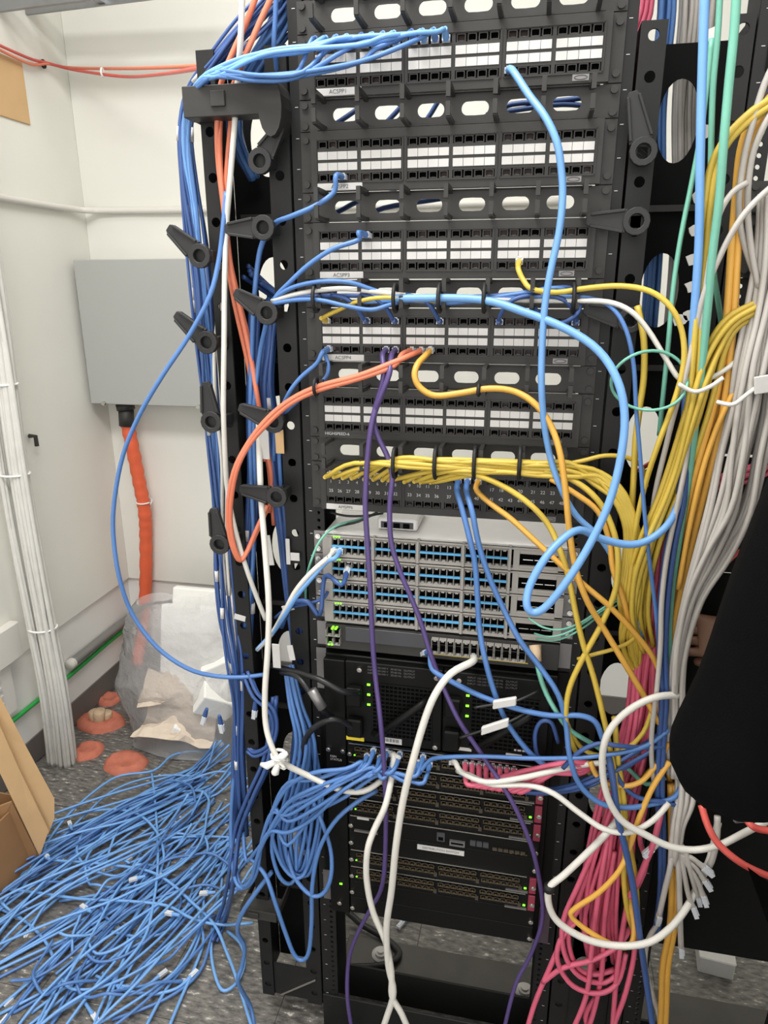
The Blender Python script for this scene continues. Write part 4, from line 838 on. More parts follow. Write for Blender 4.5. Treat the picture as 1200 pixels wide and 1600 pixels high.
# ------------------------------------------------------------------ right side
for k, (x, c_, nm, sp_, n_) in enumerate(((1006, 'pink', 'pink', 13, 9), (1040, 'blue', 'blue', 13, 9), (1075, 'grey', 'grey', 14, 9), (1108, 'grey', 'pale grey', 18, 12))):
    dxs = (52, 14, 12, 10)[k]
    bundle(nm + ' cable hanging behind the right manager panel', nm + ' cables behind the right manager', c_, 8, [P(x + 2, -40, .16), P(x, 20, .16), P(x - dxs * .5, 90, .165), P(x - dxs, 180, .17), P(x - dxs, 300, .17), P(x - dxs - 6, 420, .17), P(x - dxs - 14, 520, .17)], n_, sp_, wob=.12, seed=30 + k)
bundle('thin dark red cable seen through right manager oval', 'dark red cables in the right oval', 'red', 5, [P(930, 765, .18), P(980, 748, .16), P(1010, 730, .15), P(1060, 700, .15)], 4, 12, seed=36)
def Rc(label, c, w, pts, **k): return cable(label, c, w, pts, **k)
Rc('green teal cable hanging thickest at top right', 'teal', 12, [(1152, -30, -14), (1147, 50, -14), (1139, 130, -14), (1131, 220, -14), (1124, 310, -13), (1113, 400, -12), (1106, 480, -11), (1098, 560, -10), (1088, 650, -9), (1077, 740, -8), (1063, 830, -7), (1050, 920, -6), (1045, 1000, -6), (1052, 1090, -6), (1058, 1180, -6), (1062, 1240, -5)], n=8)
Rc('teal cable hanging second from left at top right', 'teal', 9, [(1126, -30, -8), (1121, 60, -8), (1114, 140, -8), (1111, 240, -8), (1110, 330, -8), (1115, 420, -6), (1122, 470, -4), (1130, 520, -1), (1140, 560, 0)])
Rc('thin teal cable hanging left from white plate down to the ring', 'teal', 8, [(1112, 60, -3), (1103, 150, -3), (1094, 215, -3), (1080, 290, -3), (1064, 370, -4), (1052, 450, -5), (1044, 540, -6), (1036, 620, -6), (1030, 680, -4)])
c = P(1014, 595, -.1)
tag(MB().tube([c + Vector((.053 * math.cos(a), .01 * math.sin(2 * a), .043 * math.sin(a))) for a in [2 * PI * j / 32 for j in range(33)]], .0024, 6).build('fibre_coil', 'c_teal', None, True), 'thin teal fibre coil hanging right of the rack', 'cable')
bundle('thick amber cable hanging straight down past right manager', 'amber cables hanging right of the right manager', 'amber', 11, [(1215, 150, -10), (1180, 190, -10), (1162, 235, -9), (1155, 310, -8), (1149, 400, -8), (1144, 480, -8), (1136, 560, -8), (1122, 640, -8), (1104, 720, -8), (1088, 790, -7), (1070, 870, -6), (1052, 960, -5), (1040, 1040, -5), (1040, 1120, -5), (1055, 1230, -4)], 3, [10, 9, 8, 7, 7, 8, 10, 14, 18, 18, 16, 12, 12, 12, 12], seed=41)
bundle('yellow cable curving in from top right edge then straight down', 'yellow cables hanging left of the amber ones', 'yellow', 10, [(1215, 155, -12), (1178, 178, -12), (1140, 215, -12), (1117, 258, -11), (1108, 310, -11), (1100, 380, -10), (1094, 450, -10), (1090, 540, -10), (1082, 640, -9), (1066, 720, -8), (1040, 800, -7), (1015, 870, -6), (1000, 950, -5), (1000, 1020, -3)], 3, [8, 8, 7, 6, 6, 7, 7, 9, 12, 14, 16, 18, 18, 16], seed=42)
bundle('yellow cable fanning in from right edge at mid height', 'yellow cables from the right edge', 'yellow', 9, [(1225, 470, -9), (1180, 486, -9), (1145, 505, -9), (1122, 540, -9), (1104, 590, -9), (1086, 650, -9), (1062, 720, -8), (1040, 780, -8), (1018, 840, -8), (1002, 900, -7), (995, 960, -6), (1005, 1010, -4)], 8, [18, 14, 13, 14, 18, 20, 20, 18, 20, 22, 22, 18], seed=43)
Rc('yellow cable dropping behind the white one right of the rack', 'yellow', 10, [(996, 478, -4), (1006, 530, -5), (1006, 590, -5), (999, 640, -5), (993, 690, -5), (990, 750, -5), (985, 830, -5)])
Rc('amber cable slanting between grey trunks at right', 'amber', 9, [(1185, 560, -7), (1160, 590, -8), (1135, 635, -9), (1112, 690, -9), (1094, 750, -9), (1076, 830, -8), (1060, 920, -7)])
GY = 'grey cables hanging at the right edge'
bundle('grey cable in thick curtain falling from right edge behind the person', GY, 'grey', 9, [(1215, 300, -6), (1207, 400, -8), (1196, 490, -9), (1184, 570, -10), (1175, 640, -10), (1160, 710, -10), (1142, 790, -10), (1114, 860, -10), (1084, 930, -10), (1066, 1000, -9), (1058, 1060, -8), (1056, 1140, -7), (1060, 1210, -7)], 20, [26, 24, 26, 28, 32, 36, 36, 28, 16, 13, 13, 14, 18], wob=.2, seed=44)
Rc('grey cable hanging from top right edge, leftmost one', 'grey', 10, [(1220, 80, -12), (1195, 130, -12), (1175, 195, -12), (1162, 250, -11), (1155, 310, -10), (1158, 360, -9), (1172, 410, -8), (1190, 455, -8)], n=8)
Rc('grey cable bowing from top right edge, second one', 'grey', 10, [(1220, 150, -12), (1192, 200, -12), (1174, 250, -11), (1168, 320, -10), (1174, 390, -9), (1186, 450, -9)], n=8)
Rc('grey cable slanting down left from right edge across teal', 'grey', 9, [(1225, 275, -12), (1180, 315, -13), (1152, 350, -13), (1125, 400, -12), (1100, 460, -11), (1086, 520, -10), (1070, 590, -10), (1055, 640, -9), (1040, 700, -8), (1024, 770, -7), (1015, 840, -6)], n=8)
Rc('grey cable looping up from left then right at top right', 'grey', 9, [(1168, 285, -11), (1145, 300, -11), (1126, 330, -12), (1116, 370, -12), (1104, 440, -11), (1094, 520, -10), (1080, 600, -9)], n=8)
Rc('pale grey cable hanging beside the right manager, thinnest', 'grey', 8, [(1078, 660, -9), (1070, 730, -9), (1056, 800, -9), (1042, 870, -9), (1034, 940, -9), (1032, 1010, -9), (1026, 1080, -9), (1018, 1150, -9), (1020, 1210, -8), (1030, 1250, -7)], n=8)
Rc('white cable tied across grey curtain at right', 'white', 7, [(1060, 600, -11), (1085, 612, -11), (1110, 604, -12), (1130, 590, -12)], n=8)
Rc('white cable crossing grey curtain lower', 'white', 7, [(1120, 628, -12), (1145, 632, -13), (1165, 618, -13), (1190, 600, -12), (1215, 592, -11)], n=8)
tag(MB().obox(P(1196, 600, -.13), (.014, 0, .003), (0, .003, 0), (-.002, 0, .012)).build('cable_tag', 'label', None, bevel=.001), 'white square tag on cable at right edge', 'tag')
bundle('blue cable hanging down beside teal at right', 'blue cables beside the teal one', 'navy', 9, [(1075, 620, -7), (1072, 700, -8), (1065, 780, -8), (1050, 850, -8), (1040, 930, -8), (1036, 1010, -8), (1038, 1090, -8), (1034, 1160, -8), (1032, 1240, -8), (1036, 1320, -7), (1034, 1400, -6), (1024, 1470, -5)], 3, [8, 9, 9, 9, 9, 8, 8, 8, 8, 6, 5, 5], seed=46)
bundle('pink cable in level run right of the racks', 'pink cables in the level run', 'pink', 8, [(1220, 718, -2), (1170, 740, -3), (1120, 754, -4), (1080, 766, -4), (1050, 790, -4), (1035, 840, -4), (1028, 900, -4), (1015, 980, -4)], 6, [12, 11, 10, 10, 10, 11, 12, 12], seed=47)
bundle('pink cable in thick bundle falling down the right manager', 'pink cables of the thick bundle', 'pink', 8, [(1045, 800, -1), (1032, 880, -2), (1018, 960, -2), (1006, 1040, -2), (1000, 1110, -2), (985, 1180, -3), (966, 1250, -4), (952, 1320, -4), (940, 1380, -4), (932, 1440, -3), (940, 1500, -2)], 20, [12, 14, 18, 22, 24, 28, 34, 38, 42, 44, 40], wob=.2, seed=48)
for k, pts in enumerate(([(965, 1250, -5), (920, 1360, -6), (890, 1440, -7), (860, 1510, -7), (835, 1570, -7), (815, 1640, -7)], [(940, 1300, -6), (905, 1380, -7), (880, 1440, -8), (882, 1490, -8), (905, 1525, -8), (945, 1535, -7), (975, 1510, -6)],
        [(950, 1310, -6), (935, 1400, -8), (925, 1480, -8), (915, 1560, -8), (880, 1640, -8)], [(960, 1330, -6), (945, 1430, -7), (940, 1520, -7), (925, 1590, -7), (905, 1640, -7)],
        [(990, 1290, -5), (985, 1380, -6), (972, 1460, -7), (962, 1540, -7), (955, 1640, -7)], [(848, 1535, -7), (880, 1512, -8), (925, 1500, -8), (965, 1478, -7), (985, 1450, -5)],
        [(900, 1440, -7), (875, 1470, -8), (872, 1505, -8), (895, 1540, -8), (935, 1552, -8), (965, 1535, -7), (978, 1490, -6)], [(930, 1390, -6), (898, 1430, -7), (888, 1470, -7), (902, 1512, -7), (930, 1522, -7), (960, 1515, -6)],
        [(975, 1330, -5), (985, 1420, -6), (992, 1480, -6), (978, 1550, -7), (960, 1600, -7), (950, 1640, -7)], [(930, 1560, -6), (915, 1590, -6), (930, 1640, -6)],
        [(1040, 1180, -6), (1012, 1250, -6), (1000, 1310, -6), (1010, 1350, -6), (990, 1400, -7), (984, 1430, -5)])):
    cable('loose pink cable curling at foot of the right manager', 'pink', 8.5, pts, 'loose pink cables at the foot of right manager')
Rc('pink stub lead pointing down with clear plug', 'pink', 10, [(1034, 1265, -8), (1022, 1315, -10), (1010, 1345, -10), (996, 1378, -10), (985, 1402, -10)])
# white big loops on the lower right
Rc('white cable making a tall loop in front of pink bundle', 'white', 11, [(1060, 1086, -8), (1030, 1088, -10), (998, 1100, -11), (968, 1122, -12), (948, 1150, -13), (941, 1185, -13), (944, 1225, -13), (955, 1258, -13), (975, 1285, -13), (1010, 1305, -13), (1045, 1322, -13), (1085, 1328, -13), (1125, 1320, -13), (1160, 1303, -13), (1220, 1272, -12)], n=8)
Rc('white cable hanging in lowest bow across the pink loops', 'white', 11, [(975, 1270, -8), (945, 1305, -10), (910, 1340, -11), (880, 1368, -12), (859, 1386, -13), (857, 1410, -13), (868, 1436, -13), (895, 1457, -13), (930, 1472, -13), (975, 1478, -13), (1015, 1472, -13), (1045, 1452, -12), (1068, 1425, -11), (1085, 1395, -9), (1110, 1340, -8), (1122, 1285, -6)], n=8)
c = P(858, 1387, -.13); tag(MB().cyl(c + Vector((0, 0, -.007)), c + Vector((0, 0, .006)), .0095, 10).build('cable_tie', 'btie', None, True), 'black tape on lowest white bow near chassis corner', 'cable tie')
Rc('yellow cable looping low in front of pink bundle', 'amber', 9, [(1046, 1190, -8), (1020, 1230, -9), (1000, 1275, -10), (985, 1320, -11), (968, 1360, -12), (935, 1395, -12), (900, 1418, -12), (892, 1430, -12), (910, 1448, -12), (945, 1470, -12), (972, 1480, -12), (988, 1472, -11), (990, 1440, -9), (980, 1390, -7), (972, 1340, -5)])
Rc('yellow cable hanging straight through the lower right tangle', 'yellow', 9, [(960, 1120, -7), (966, 1190, -8), (975, 1250, -9), (978, 1310, -9), (975, 1370, -9), (980, 1420, -8), (988, 1450, -7)])
Rc('amber cable bowing under blue loop at right of cards', 'amber', 9, [(922, 1190, -8), (935, 1215, -9), (965, 1228, -9), (1000, 1222, -9), (1025, 1195, -8), (1045, 1160, -7)])
Rc('dark blue cable falling across pink bundle to the floor', 'navy', 10, [(950, 1175, -9), (958, 1220, -11), (965, 1275, -12), (978, 1330, -12), (990, 1390, -12), (998, 1450, -12), (1008, 1520, -11), (1015, 1570, -11), (1025, 1640, -11)], n=8)
Rc('dark blue loop curling above pink plugs at right', 'navy', 8, [(880, 1200, -9), (905, 1175, -10), (935, 1162, -10), (965, 1165, -10), (1000, 1168, -9), (1040, 1166, -8)])
Rc('dark blue loop passing behind white tall loop', 'navy', 8, [(955, 1185, -8), (968, 1220, -9), (995, 1245, -9), (1030, 1252, -9), (1058, 1255, -8), (1066, 1225, -7), (1064, 1180, -5)])
bundle('amber cable hanging straight at far right near white plugs', 'amber cables by the white plugs', 'amber', 10, [(1052, 1225, -6), (1053, 1300, -7), (1054, 1380, -7), (1050, 1450, -7), (1040, 1510, -6), (1038, 1580, -6), (1034, 1640, -6)], 2, [5, 5, 6, 7, 8, 7, 7], seed=52)
for k, (a, b_) in enumerate((((1048, 1350), (1030, 1430)), ((1060, 1350), (1064, 1480)), ((1070, 1330), (1090, 1400)))):
    Rc('loose grey lead under white knot at right, ' + ('left', 'middle', 'right')[k] + ' one', 'grey', 9, [(1056, 1240, -7), (1052, 1300, -9), (a[0], a[1], -10), ((a[0] + b_[0]) / 2, (a[1] + b_[1]) / 2, -10), (b_[0], b_[1], -9)], plug='e', n=8)
bundle('pale grey lead gathered in knot at lower right', 'pale grey leads in the knot', 'grey', 9, [(1070, 1200, -6), (1068, 1250, -8), (1058, 1290, -9), (1054, 1330, -10), (1052, 1348, -9)], 9, [18, 16, 11, 9, 6], seed=53)
for k, (x, y, dx, dy) in enumerate(((1084, 1352, 16, 22), (1088, 1372, 10, 26), (1074, 1392, 8, 24), (1080, 1340, 18, 14))):
    a, b_ = P(x, y, -.1), P(x + dx, y + dy, -.1)
    Rc('grey lead with clear plug dangling from the knot', 'grey', 8, [(1056, 1310, -9), (1064, 1335, -10), a, b_], group='leads with clear plugs', plug='e', n=8)
a = P(1020, 1325, -.1); b_ = P(1000, 1342, -.1)
tag(put('loose_plug', plug_for('grey'), a, None, align(a - b_)), 'clear plug lying across pink stub lead', 'plug')
Rc('grey lead trailing to floor at lower right', 'grey', 8, [(1030, 1440, -5), (1012, 1470, -7), (1008, 1510, -7), (1018, 1550, -6), (1030, 1590, -5), (1034, 1640, -5)])
Rc('red cable curving under the person arm', 'red', 11, [(1096, 1258, -14), (1106, 1290, -16), (1122, 1318, -17), (1150, 1343, -18), (1180, 1360, -18), (1225, 1378, -18)], n=8)
Rc('red cable held near the right edge', 'red', 11, [(1162, 1272, -16), (1172, 1288, -18), (1188, 1296, -18), (1225, 1300, -18)], n=8)
Rc('short red cable end peeping below the sleeve at right edge', 'red', 10, [(1190, 1258, -16), (1200, 1266, -17), (1225, 1280, -17)], n=8)
bundle('red lead seen between grey curtain and black sleeve', 'red leads beside the sleeve', 'red', 7, [(1100, 905, -3), (1115, 885, -4), (1130, 870, -3), (1150, 850, 0)], 3, 16, seed=55)
Rc('white cable stub dropping below the person arm', 'grey', 10, [(1121, 1275, -8), (1120, 1310, -9), (1112, 1345, -9), (1100, 1365, -8)], n=8)
tag(MB().obox(P(1176, 1272, -.15), (.03, 0, .008), (0, .008, 0), (-.003, 0, .011)).build('cable_tester', 'graym', None, bevel=.003), 'small grey-blue clip on cables under the person arm', 'clip')
# white plates standing for white seen through outer rail holes of right manager
for k, (x, y) in enumerate(((1112, 55), (1102, 205), (1093, 308), (1088, 360), (1085, 405), (1083, 448), (1078, 492), (1062, 500), (1050, 740), (1042, 775))):
    a = P(x, y, -.02); mb = MB(); r_ = .011; n = 9
    for yy in (-.0015, .0015):
        for i in range(n): t_ = 2 * PI * i / n; q = r_ * (1 + .35 * noise.noise(Vector((x * .3, i * .9, 0)))); mb.v.append((a.x + q * math.cos(t_), a.y + yy, a.z + q * .8 * math.sin(t_)))
    for i in range(n): mb.quad(i, (i + 1) % n, n + (i + 1) % n, n + i)
    mb.quad(*range(n)); mb.quad(*[n + i for i in range(n)][::-1])
    tag(mb.build('hole_plate', 'label'), 'white plate standing for bright rail hole of right manager', 'label', 'white plates along the right manager')

# tags among the cables of the left manager
def flag(label, x, y, Y, w_, h_, m='label', tilt=0, cat='tag'):
    c = P(x, y, Y); u = Vector((math.cos(tilt), 0, math.sin(tilt))); v = Vector((-math.sin(tilt), 0, math.cos(tilt)))
    tag(MB().obox(c, u * w_, (0, .0012, 0), v * h_).build('cable_tag', m, None, bevel=.0006), label, cat)
flag('tan paper tag hanging beside sixth lever of left manager', 437, 690, -.01, .008, .022, 'card')
flag('white paper tag hanging left of tan tag in left manager', 413, 692, -.02, .009, .03)
flag('tall white tag on blue run left of the topmost switch', 419, 860, -.02, .008, .03, tilt=.1)
flag('white tag upright on left manager beside switch stack', 450, 862, -.008, .004, .026); flag('round white tag on left manager beside switch stack', 461, 870, -.008, .009, .008)
flag('white tag low on blue run, left of pair beside black cords', 432, 1025, -.04, .008, .026); flag('white tag low on blue run, right of pair beside black cords', 455, 1020, -.04, .006, .016, tilt=.15)
flag('small white tag on blue run above the black cords', 450, 950, -.03, .012, .006, tilt=.3); flag('small white tag hanging at left edge of left manager', 375, 965, -.0, .012, .006, tilt=-.2)
# ------------------------------------------------------------------ floor heap
random.seed(99)
HG = 'blue patch cables heaped on the floor'
for i in range(76):
    u = random.random(); s = F(300 + 90 * u, 1195 + 150 * u ** 1.2 + random.uniform(-12, 12), .0); v = min(1, max(0, u + random.uniform(-.35, .35)))
    e_ = F(-150 + 250 * v ** 1.2 + random.uniform(-30, 30), 1425 + 250 * v + random.uniform(-40, 40), .0)
    if random.random() < .2: e_ = s.lerp(e_, random.uniform(.6, .9))
    if random.random() < .2: s = s.lerp(e_, random.uniform(.1, .35))
    d = e_ - s; n_ = Vector((-d.y, d.x, 0)).normalized(); A = random.gauss(0, .065); B = random.gauss(0, .02); h = .008 + .05 * random.random() ** 2; pts = []
    for k in range(7):
        f = k / 6; z = .004 + h * math.sin(PI * f) + .005 * random.random()
        if k == 6: z = .005
        pts.append(s + d * f + n_ * (A * math.sin(PI * f) + B * math.sin(2 * PI * f) + random.gauss(0, .0022)) + Vector((0, 0, z)))
    if i % 3 == 0: pts = [V(pts[0], .02 + .08 * random.random(), .05, .05 + .08 * random.random())] + pts
    cable('blue patch cable heaped on floor left of the rack', random.choice(['sky', 'sky', 'blue', 'sky']), 6, pts, HG, 'e' if i % 5 == 1 else '', r=.004, seg=.04)
for i in range(22):
    a0 = random.uniform(0, 6.3); cpt = F(random.uniform(60, 340), random.uniform(1290, 1520), 0); R_ = random.uniform(.1, .24); arc = random.uniform(1.2, 3.2); sq = random.uniform(.5, 1); ph = random.uniform(-.4, .4) - .4
    pts = []
    for k in range(8):
        a = a0 + arc * k / 7; q = Vector((R_ * math.cos(a) * sq, R_ * 1.3 * math.sin(a), 0)); q.rotate(Matrix.Rotation(ph, 3, 'Z')); pts.append(cpt + q + Vector((0, 0, .02 + .03 * random.random())))
    pts[-1].z = .006
    cable('blue patch cable heaped on floor left of the rack', random.choice(['sky', 'blue']), 6, pts, HG, 'e' if i % 2 else '', r=.004, seg=.03)
tr = [([(370, 1180), (310, 1174), (270, 1180), (240, 1204), (180, 1215), (120, 1260), (85, 1300), (69, 1330), (80, 1343), (140, 1348), (220, 1358), (260, 1375), (300, 1410), (335, 1445), (355, 1490), (370, 1530), (395, 1610)], 'blue cable running round whole outline of the floor heap'),
      ([(237, 1206), (242, 1250), (246, 1310), (246, 1360), (240, 1410), (228, 1460), (200, 1500), (160, 1535), (90, 1580), (20, 1640)], 'blue cable lying on top of heap from front to back'),
      ([(70, 1300), (110, 1275), (170, 1265), (215, 1272), (245, 1300), (256, 1335), (250, 1365)], 'blue cable arching over upper part of the heap'),
      ([(0, 1388), (60, 1395), (130, 1405), (200, 1408), (260, 1415), (300, 1435), (345, 1445), (395, 1442)], 'blue cable crossing the heap from left edge to rack foot'),
      ([(310, 1425), (312, 1460), (295, 1500), (260, 1545), (225, 1610)], 'blue cable running off bottom of frame, left one'),
      ([(312, 1440), (318, 1470), (305, 1510), (285, 1555), (262, 1610)], 'blue cable running off bottom of frame, middle one'),
      ([(332, 1448), (330, 1490), (338, 1530), (350, 1548), (370, 1535), (382, 1505), (376, 1475), (355, 1455)], 'blue ring of cable on floor in front of manager foot'),
      ([(160, 1520), (190, 1545), (235, 1553), (275, 1545), (297, 1527)], 'blue cable end with plug in front of heap, right one'),
      ([(150, 1525), (185, 1540), (225, 1540), (248, 1526)], 'blue cable end with plug in front of heap, left one'),
      ([(0, 1420), (40, 1440), (70, 1470), (85, 1500)], 'blue cable curving at left edge of the heap'),
      ([(120, 1545), (135, 1570), (145, 1585)], 'short blue cable end in front of heap at bottom')]
for k, (pts, lb) in enumerate(tr):
    cable(lb, 'sky', 6, [F(x, y, .012 + .03 * (k < 4) * (.3 + .7 * math.sin(PI * j / (len(pts) - 1)))) for j, (x, y) in enumerate(pts)], plug='e' if k in (7, 8, 10, 2) else '', r=.0043)
for k, (x, y) in enumerate(((215, 1372), (325, 1395), (270, 1428), (135, 1420), (75, 1340), (110, 1290))):
    q = F(x, y, .045); tag(put('loose_plug', plug_for('sky'), q, None, align(Vector((1, .5 - .3 * k, .1)))), 'clear plug lying on top of the blue heap', 'plug', 'loose plugs on the heap')
cable('light blue cable end on floor behind chassis with clear plug', 'sky', 6, [F(660, 1418, .02), F(640, 1430, .012), F(630, 1440, .01)], plug='e', r=.0035)
cable('light blue cable on floor behind left rack post', 'sky', 6, [F(480, 1428, .02), F(540, 1421, .01), F(572, 1410, .01), F(600, 1395, .01)], r=.0035)
cable('black cord lying on the floor behind the chassis', 'black', 8, [F(520, 1400, .05), F(560, 1440, .02), F(600, 1465, .015), F(624, 1490, .015), F(600, 1508, .02), F(545, 1512, .03), F(480, 1518, .04)], r=.009, name='power_cord')

# ------------------------------------------------------------------ cardboard box
t = empty('cardboard_box', 'open brown cardboard box at lower left edge', 'box', (-1.42, .16, 0))
x0, x1, y0, y1, h = -1.56, -1.275, -.12, .31, .24
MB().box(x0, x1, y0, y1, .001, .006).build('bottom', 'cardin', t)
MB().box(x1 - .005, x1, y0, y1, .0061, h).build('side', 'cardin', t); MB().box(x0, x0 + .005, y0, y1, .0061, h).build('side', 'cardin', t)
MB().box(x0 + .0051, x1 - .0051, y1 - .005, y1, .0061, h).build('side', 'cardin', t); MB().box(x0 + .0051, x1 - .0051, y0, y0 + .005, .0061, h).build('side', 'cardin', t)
# standing flaps of a folded carton leaning in it
def leaf(pts, th, name, m):
    n = (pts[1] - pts[0]).cross(pts[2] - pts[0]).normalized() * th; mb = MB(); k = len(pts)
    mb.v = [tuple(p) for p in pts] + [tuple(p + n) for p in pts]; mb.quad(*range(k)); mb.quad(*[k + i for i in range(k)][::-1])
    for i in range(k): mb.quad(i, k + i, k + (i + 1) % k, (i + 1) % k)
    return mb.build(name, m, t)
A = [P(-60, 985, .22), P(0, 1085, .26), P(34, 1150, .29), P(84, 1275, .34), P(62, 1338, .30)]
leaf([P(-40, 1040, .2), P(0, 1088, .24), P(40, 1165, .28), P(85, 1248, .32), P(85, 1278, .32), P(75, 1305, .31), P(30, 1210, .27), P(0, 1145, .24), P(-40, 1070, .2)], .005, 'flap', 'card')
leaf([P(-40, 1062, .19), P(0, 1135, .225), P(30, 1203, .255), P(76, 1298, .3), P(62, 1338, .29), P(20, 1250, .24), P(0, 1208, .22), P(-40, 1130, .18)], .005, 'flap', 'card')
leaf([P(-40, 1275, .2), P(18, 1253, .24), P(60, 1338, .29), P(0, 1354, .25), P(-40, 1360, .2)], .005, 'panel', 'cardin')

# ------------------------------------------------------------------ plastic bag and what is in it
def film():
    m = bpy.data.materials.new('clear_film'); m.use_nodes = True; nt = m.node_tree; nt.nodes.clear()
    o = nt.nodes.new('ShaderNodeOutputMaterial'); a = nt.nodes.new('ShaderNodeBsdfTransparent'); a.inputs[0].default_value = (.95, .95, .96, 1)
    d = nt.nodes.new('ShaderNodeBsdfTranslucent'); d.inputs[0].default_value = (.95, .95, .96, 1); df = nt.nodes.new('ShaderNodeBsdfDiffuse'); df.inputs[0].default_value = (.95, .95, .96, 1)
    gl = nt.nodes.new('ShaderNodeBsdfGlossy'); gl.inputs['Roughness'].default_value = .18
    mx0 = nt.nodes.new('ShaderNodeMixShader'); mx0.inputs[0].default_value = .5; mx1 = nt.nodes.new('ShaderNodeMixShader'); mx1.inputs[0].default_value = .3; mx2 = nt.nodes.new('ShaderNodeMixShader')
    fr = nt.nodes.new('ShaderNodeFresnel'); fr.inputs[0].default_value = 1.22
    n = nt.nodes.new('ShaderNodeTexNoise'); n.inputs['Scale'].default_value = 28; n.inputs['Detail'].default_value = 5; bp = nt.nodes.new('ShaderNodeBump'); bp.inputs['Strength'].default_value = .9; bp.inputs['Distance'].default_value = .02
    l = nt.links.new; g = nt.nodes.new('ShaderNodeNewGeometry'); l(g.outputs['Position'], n.inputs['Vector']); l(n.outputs['Fac'], bp.inputs['Height']); l(bp.outputs[0], gl.inputs['Normal']); l(bp.outputs[0], fr.inputs['Normal']); l(bp.outputs[0], df.inputs['Normal']); l(bp.outputs[0], d.inputs['Normal'])
    l(d.outputs[0], mx0.inputs[1]); l(df.outputs[0], mx0.inputs[2]); l(a.outputs[0], mx1.inputs[1]); l(mx0.outputs[0], mx1.inputs[2]); l(fr.outputs[0], mx2.inputs[0]); l(mx1.outputs[0], mx2.inputs[1]); l(gl.outputs[0], mx2.inputs[2]); l(mx2.outputs[0], o.inputs[0])
    return m
M['film'] = film()
mb = MB(); n = 44; rows = 26
def bagring(f):
    cx = -1.085 - .05 * f; cy = .985 + .13 * f; hx = .225 + .03 * math.sin(PI * f) ; hy = .135 - .03 * f
    if f > .92: hx *= 1 - (f - .92) * 2; hy *= 1 - (f - .92) * 5
    return cx, cy, hx, hy
for r_ in range(rows):
    f = r_ / (rows - 1); cx, cy, hx, hy = bagring(f)
    for i in range(n):
        a = 2 * PI * i / n; ca, sa = math.cos(a), math.sin(a); e_ = .55
        p = Vector((cx + hx * math.copysign(abs(ca) ** e_, ca), cy + hy * math.copysign(abs(sa) ** e_, sa), .004 + .55 * f + .05 * f * math.sin(a * 1 + 2.2)))
        q = noise.noise_vector(p * 7) * .028 + noise.noise_vector(p * 19) * .016; q.z *= .5 if f > .02 else 0
        p += q * min(1, .35 + f * 2)
        if f < .05: p.z = max(.002, p.z)
        p.y = min(p.y, WY - .03); mb.v.append(tuple(p))
for r_ in range(rows - 1):
    for i in range(n): mb.quad(r_ * n + i, r_ * n + (i + 1) % n, (r_ + 1) * n + (i + 1) % n, (r_ + 1) * n + i)
mb.quad(*range(n))
tag(mb.build('plastic_bag', 'film', None, True), 'clear plastic bag of white packing foam on the floor by back wall', 'bag')
def slab(label, c, sx, sy, sz, rot, m='foam', nm='foam_sheet', cat='foam'):
    mb = MB().box(-sx, sx, -sy, sy, -sz, sz); o = mb.build(nm, m, None, bevel=.006, seg=2); o.location = c; o.rotation_euler = rot; return tag(o, label, cat)
slab('tall white foam sheet filling back of plastic bag', (-1.03, 1.12, .36), .17, .02, .21, (-.22, .05, .1))
slab('white foam sheet leaning at front of plastic bag', (-1.06, 1.03, .37), .15, .02, .17, (-.3, -.08, -.1))
slab('white foam block lying at right in plastic bag', (-.96, .96, .22), .07, .06, .05, (.4, .5, .6))
slab('small white foam block on top right in plastic bag', (-.95, 1.0, .33), .06, .05, .045, (.2, -.4, .3))
slab('white foam strip lying low in plastic bag', (-1.02, .9, .07), .1, .012, .02, (.2, .5, .3))
def crumple(label, c, s, seed, m='kraft'):
    mb = MB(); a_, b_ = 14, 10
    for i in range(a_ + 1):
        for j in range(b_ + 1):
            p = Vector(((i / a_ - .5) * 2 * s[0], (j / b_ - .5) * 2 * s[1], 0)); q = noise.noise_vector(p * 11 + Vector((seed, seed * 2, 0))); p += q * .035; p.z += s[2] * (noise.cell(p * 14 + Vector((seed, 0, 0))) * .35 + math.cos(p.x / s[0] * 1.6)); mb.v.append(tuple(p))
    for i in range(a_):
        for j in range(b_): mb.quad(i * (b_ + 1) + j, (i + 1) * (b_ + 1) + j, (i + 1) * (b_ + 1) + j + 1, i * (b_ + 1) + j + 1)
    o = mb.build('packing_paper', m); o.location = c; o.rotation_euler = (.7, .15, .1 * seed); so = o.modifiers.new('thick', 'SOLIDIFY'); so.thickness = .002
    return tag(o, label, 'paper')
crumple('crumpled pale paper in lower half of plastic bag', (-1.1, .93, .13), (.15, .09, .03), 1); crumple('crumpled pale paper across middle of plastic bag', (-1.12, .97, .21), (.13, .07, .03), 3)

# pale carton on the floor at lower right, black rack foot before it
a = F(1092, 1515, 0); c = F(1140, 1530, 0)
o = tag(MB().box(-.042, .042, -.05, .05, 0, .05).box(-.044, .044, -.052, .0, .0501, .054).build('carton', 'label', None, bevel=.002), 'pale carton on floor behind lower right cables', 'box'); o.location = (.70, .37, .0005); o.rotation_euler = (0, 0, -.1)

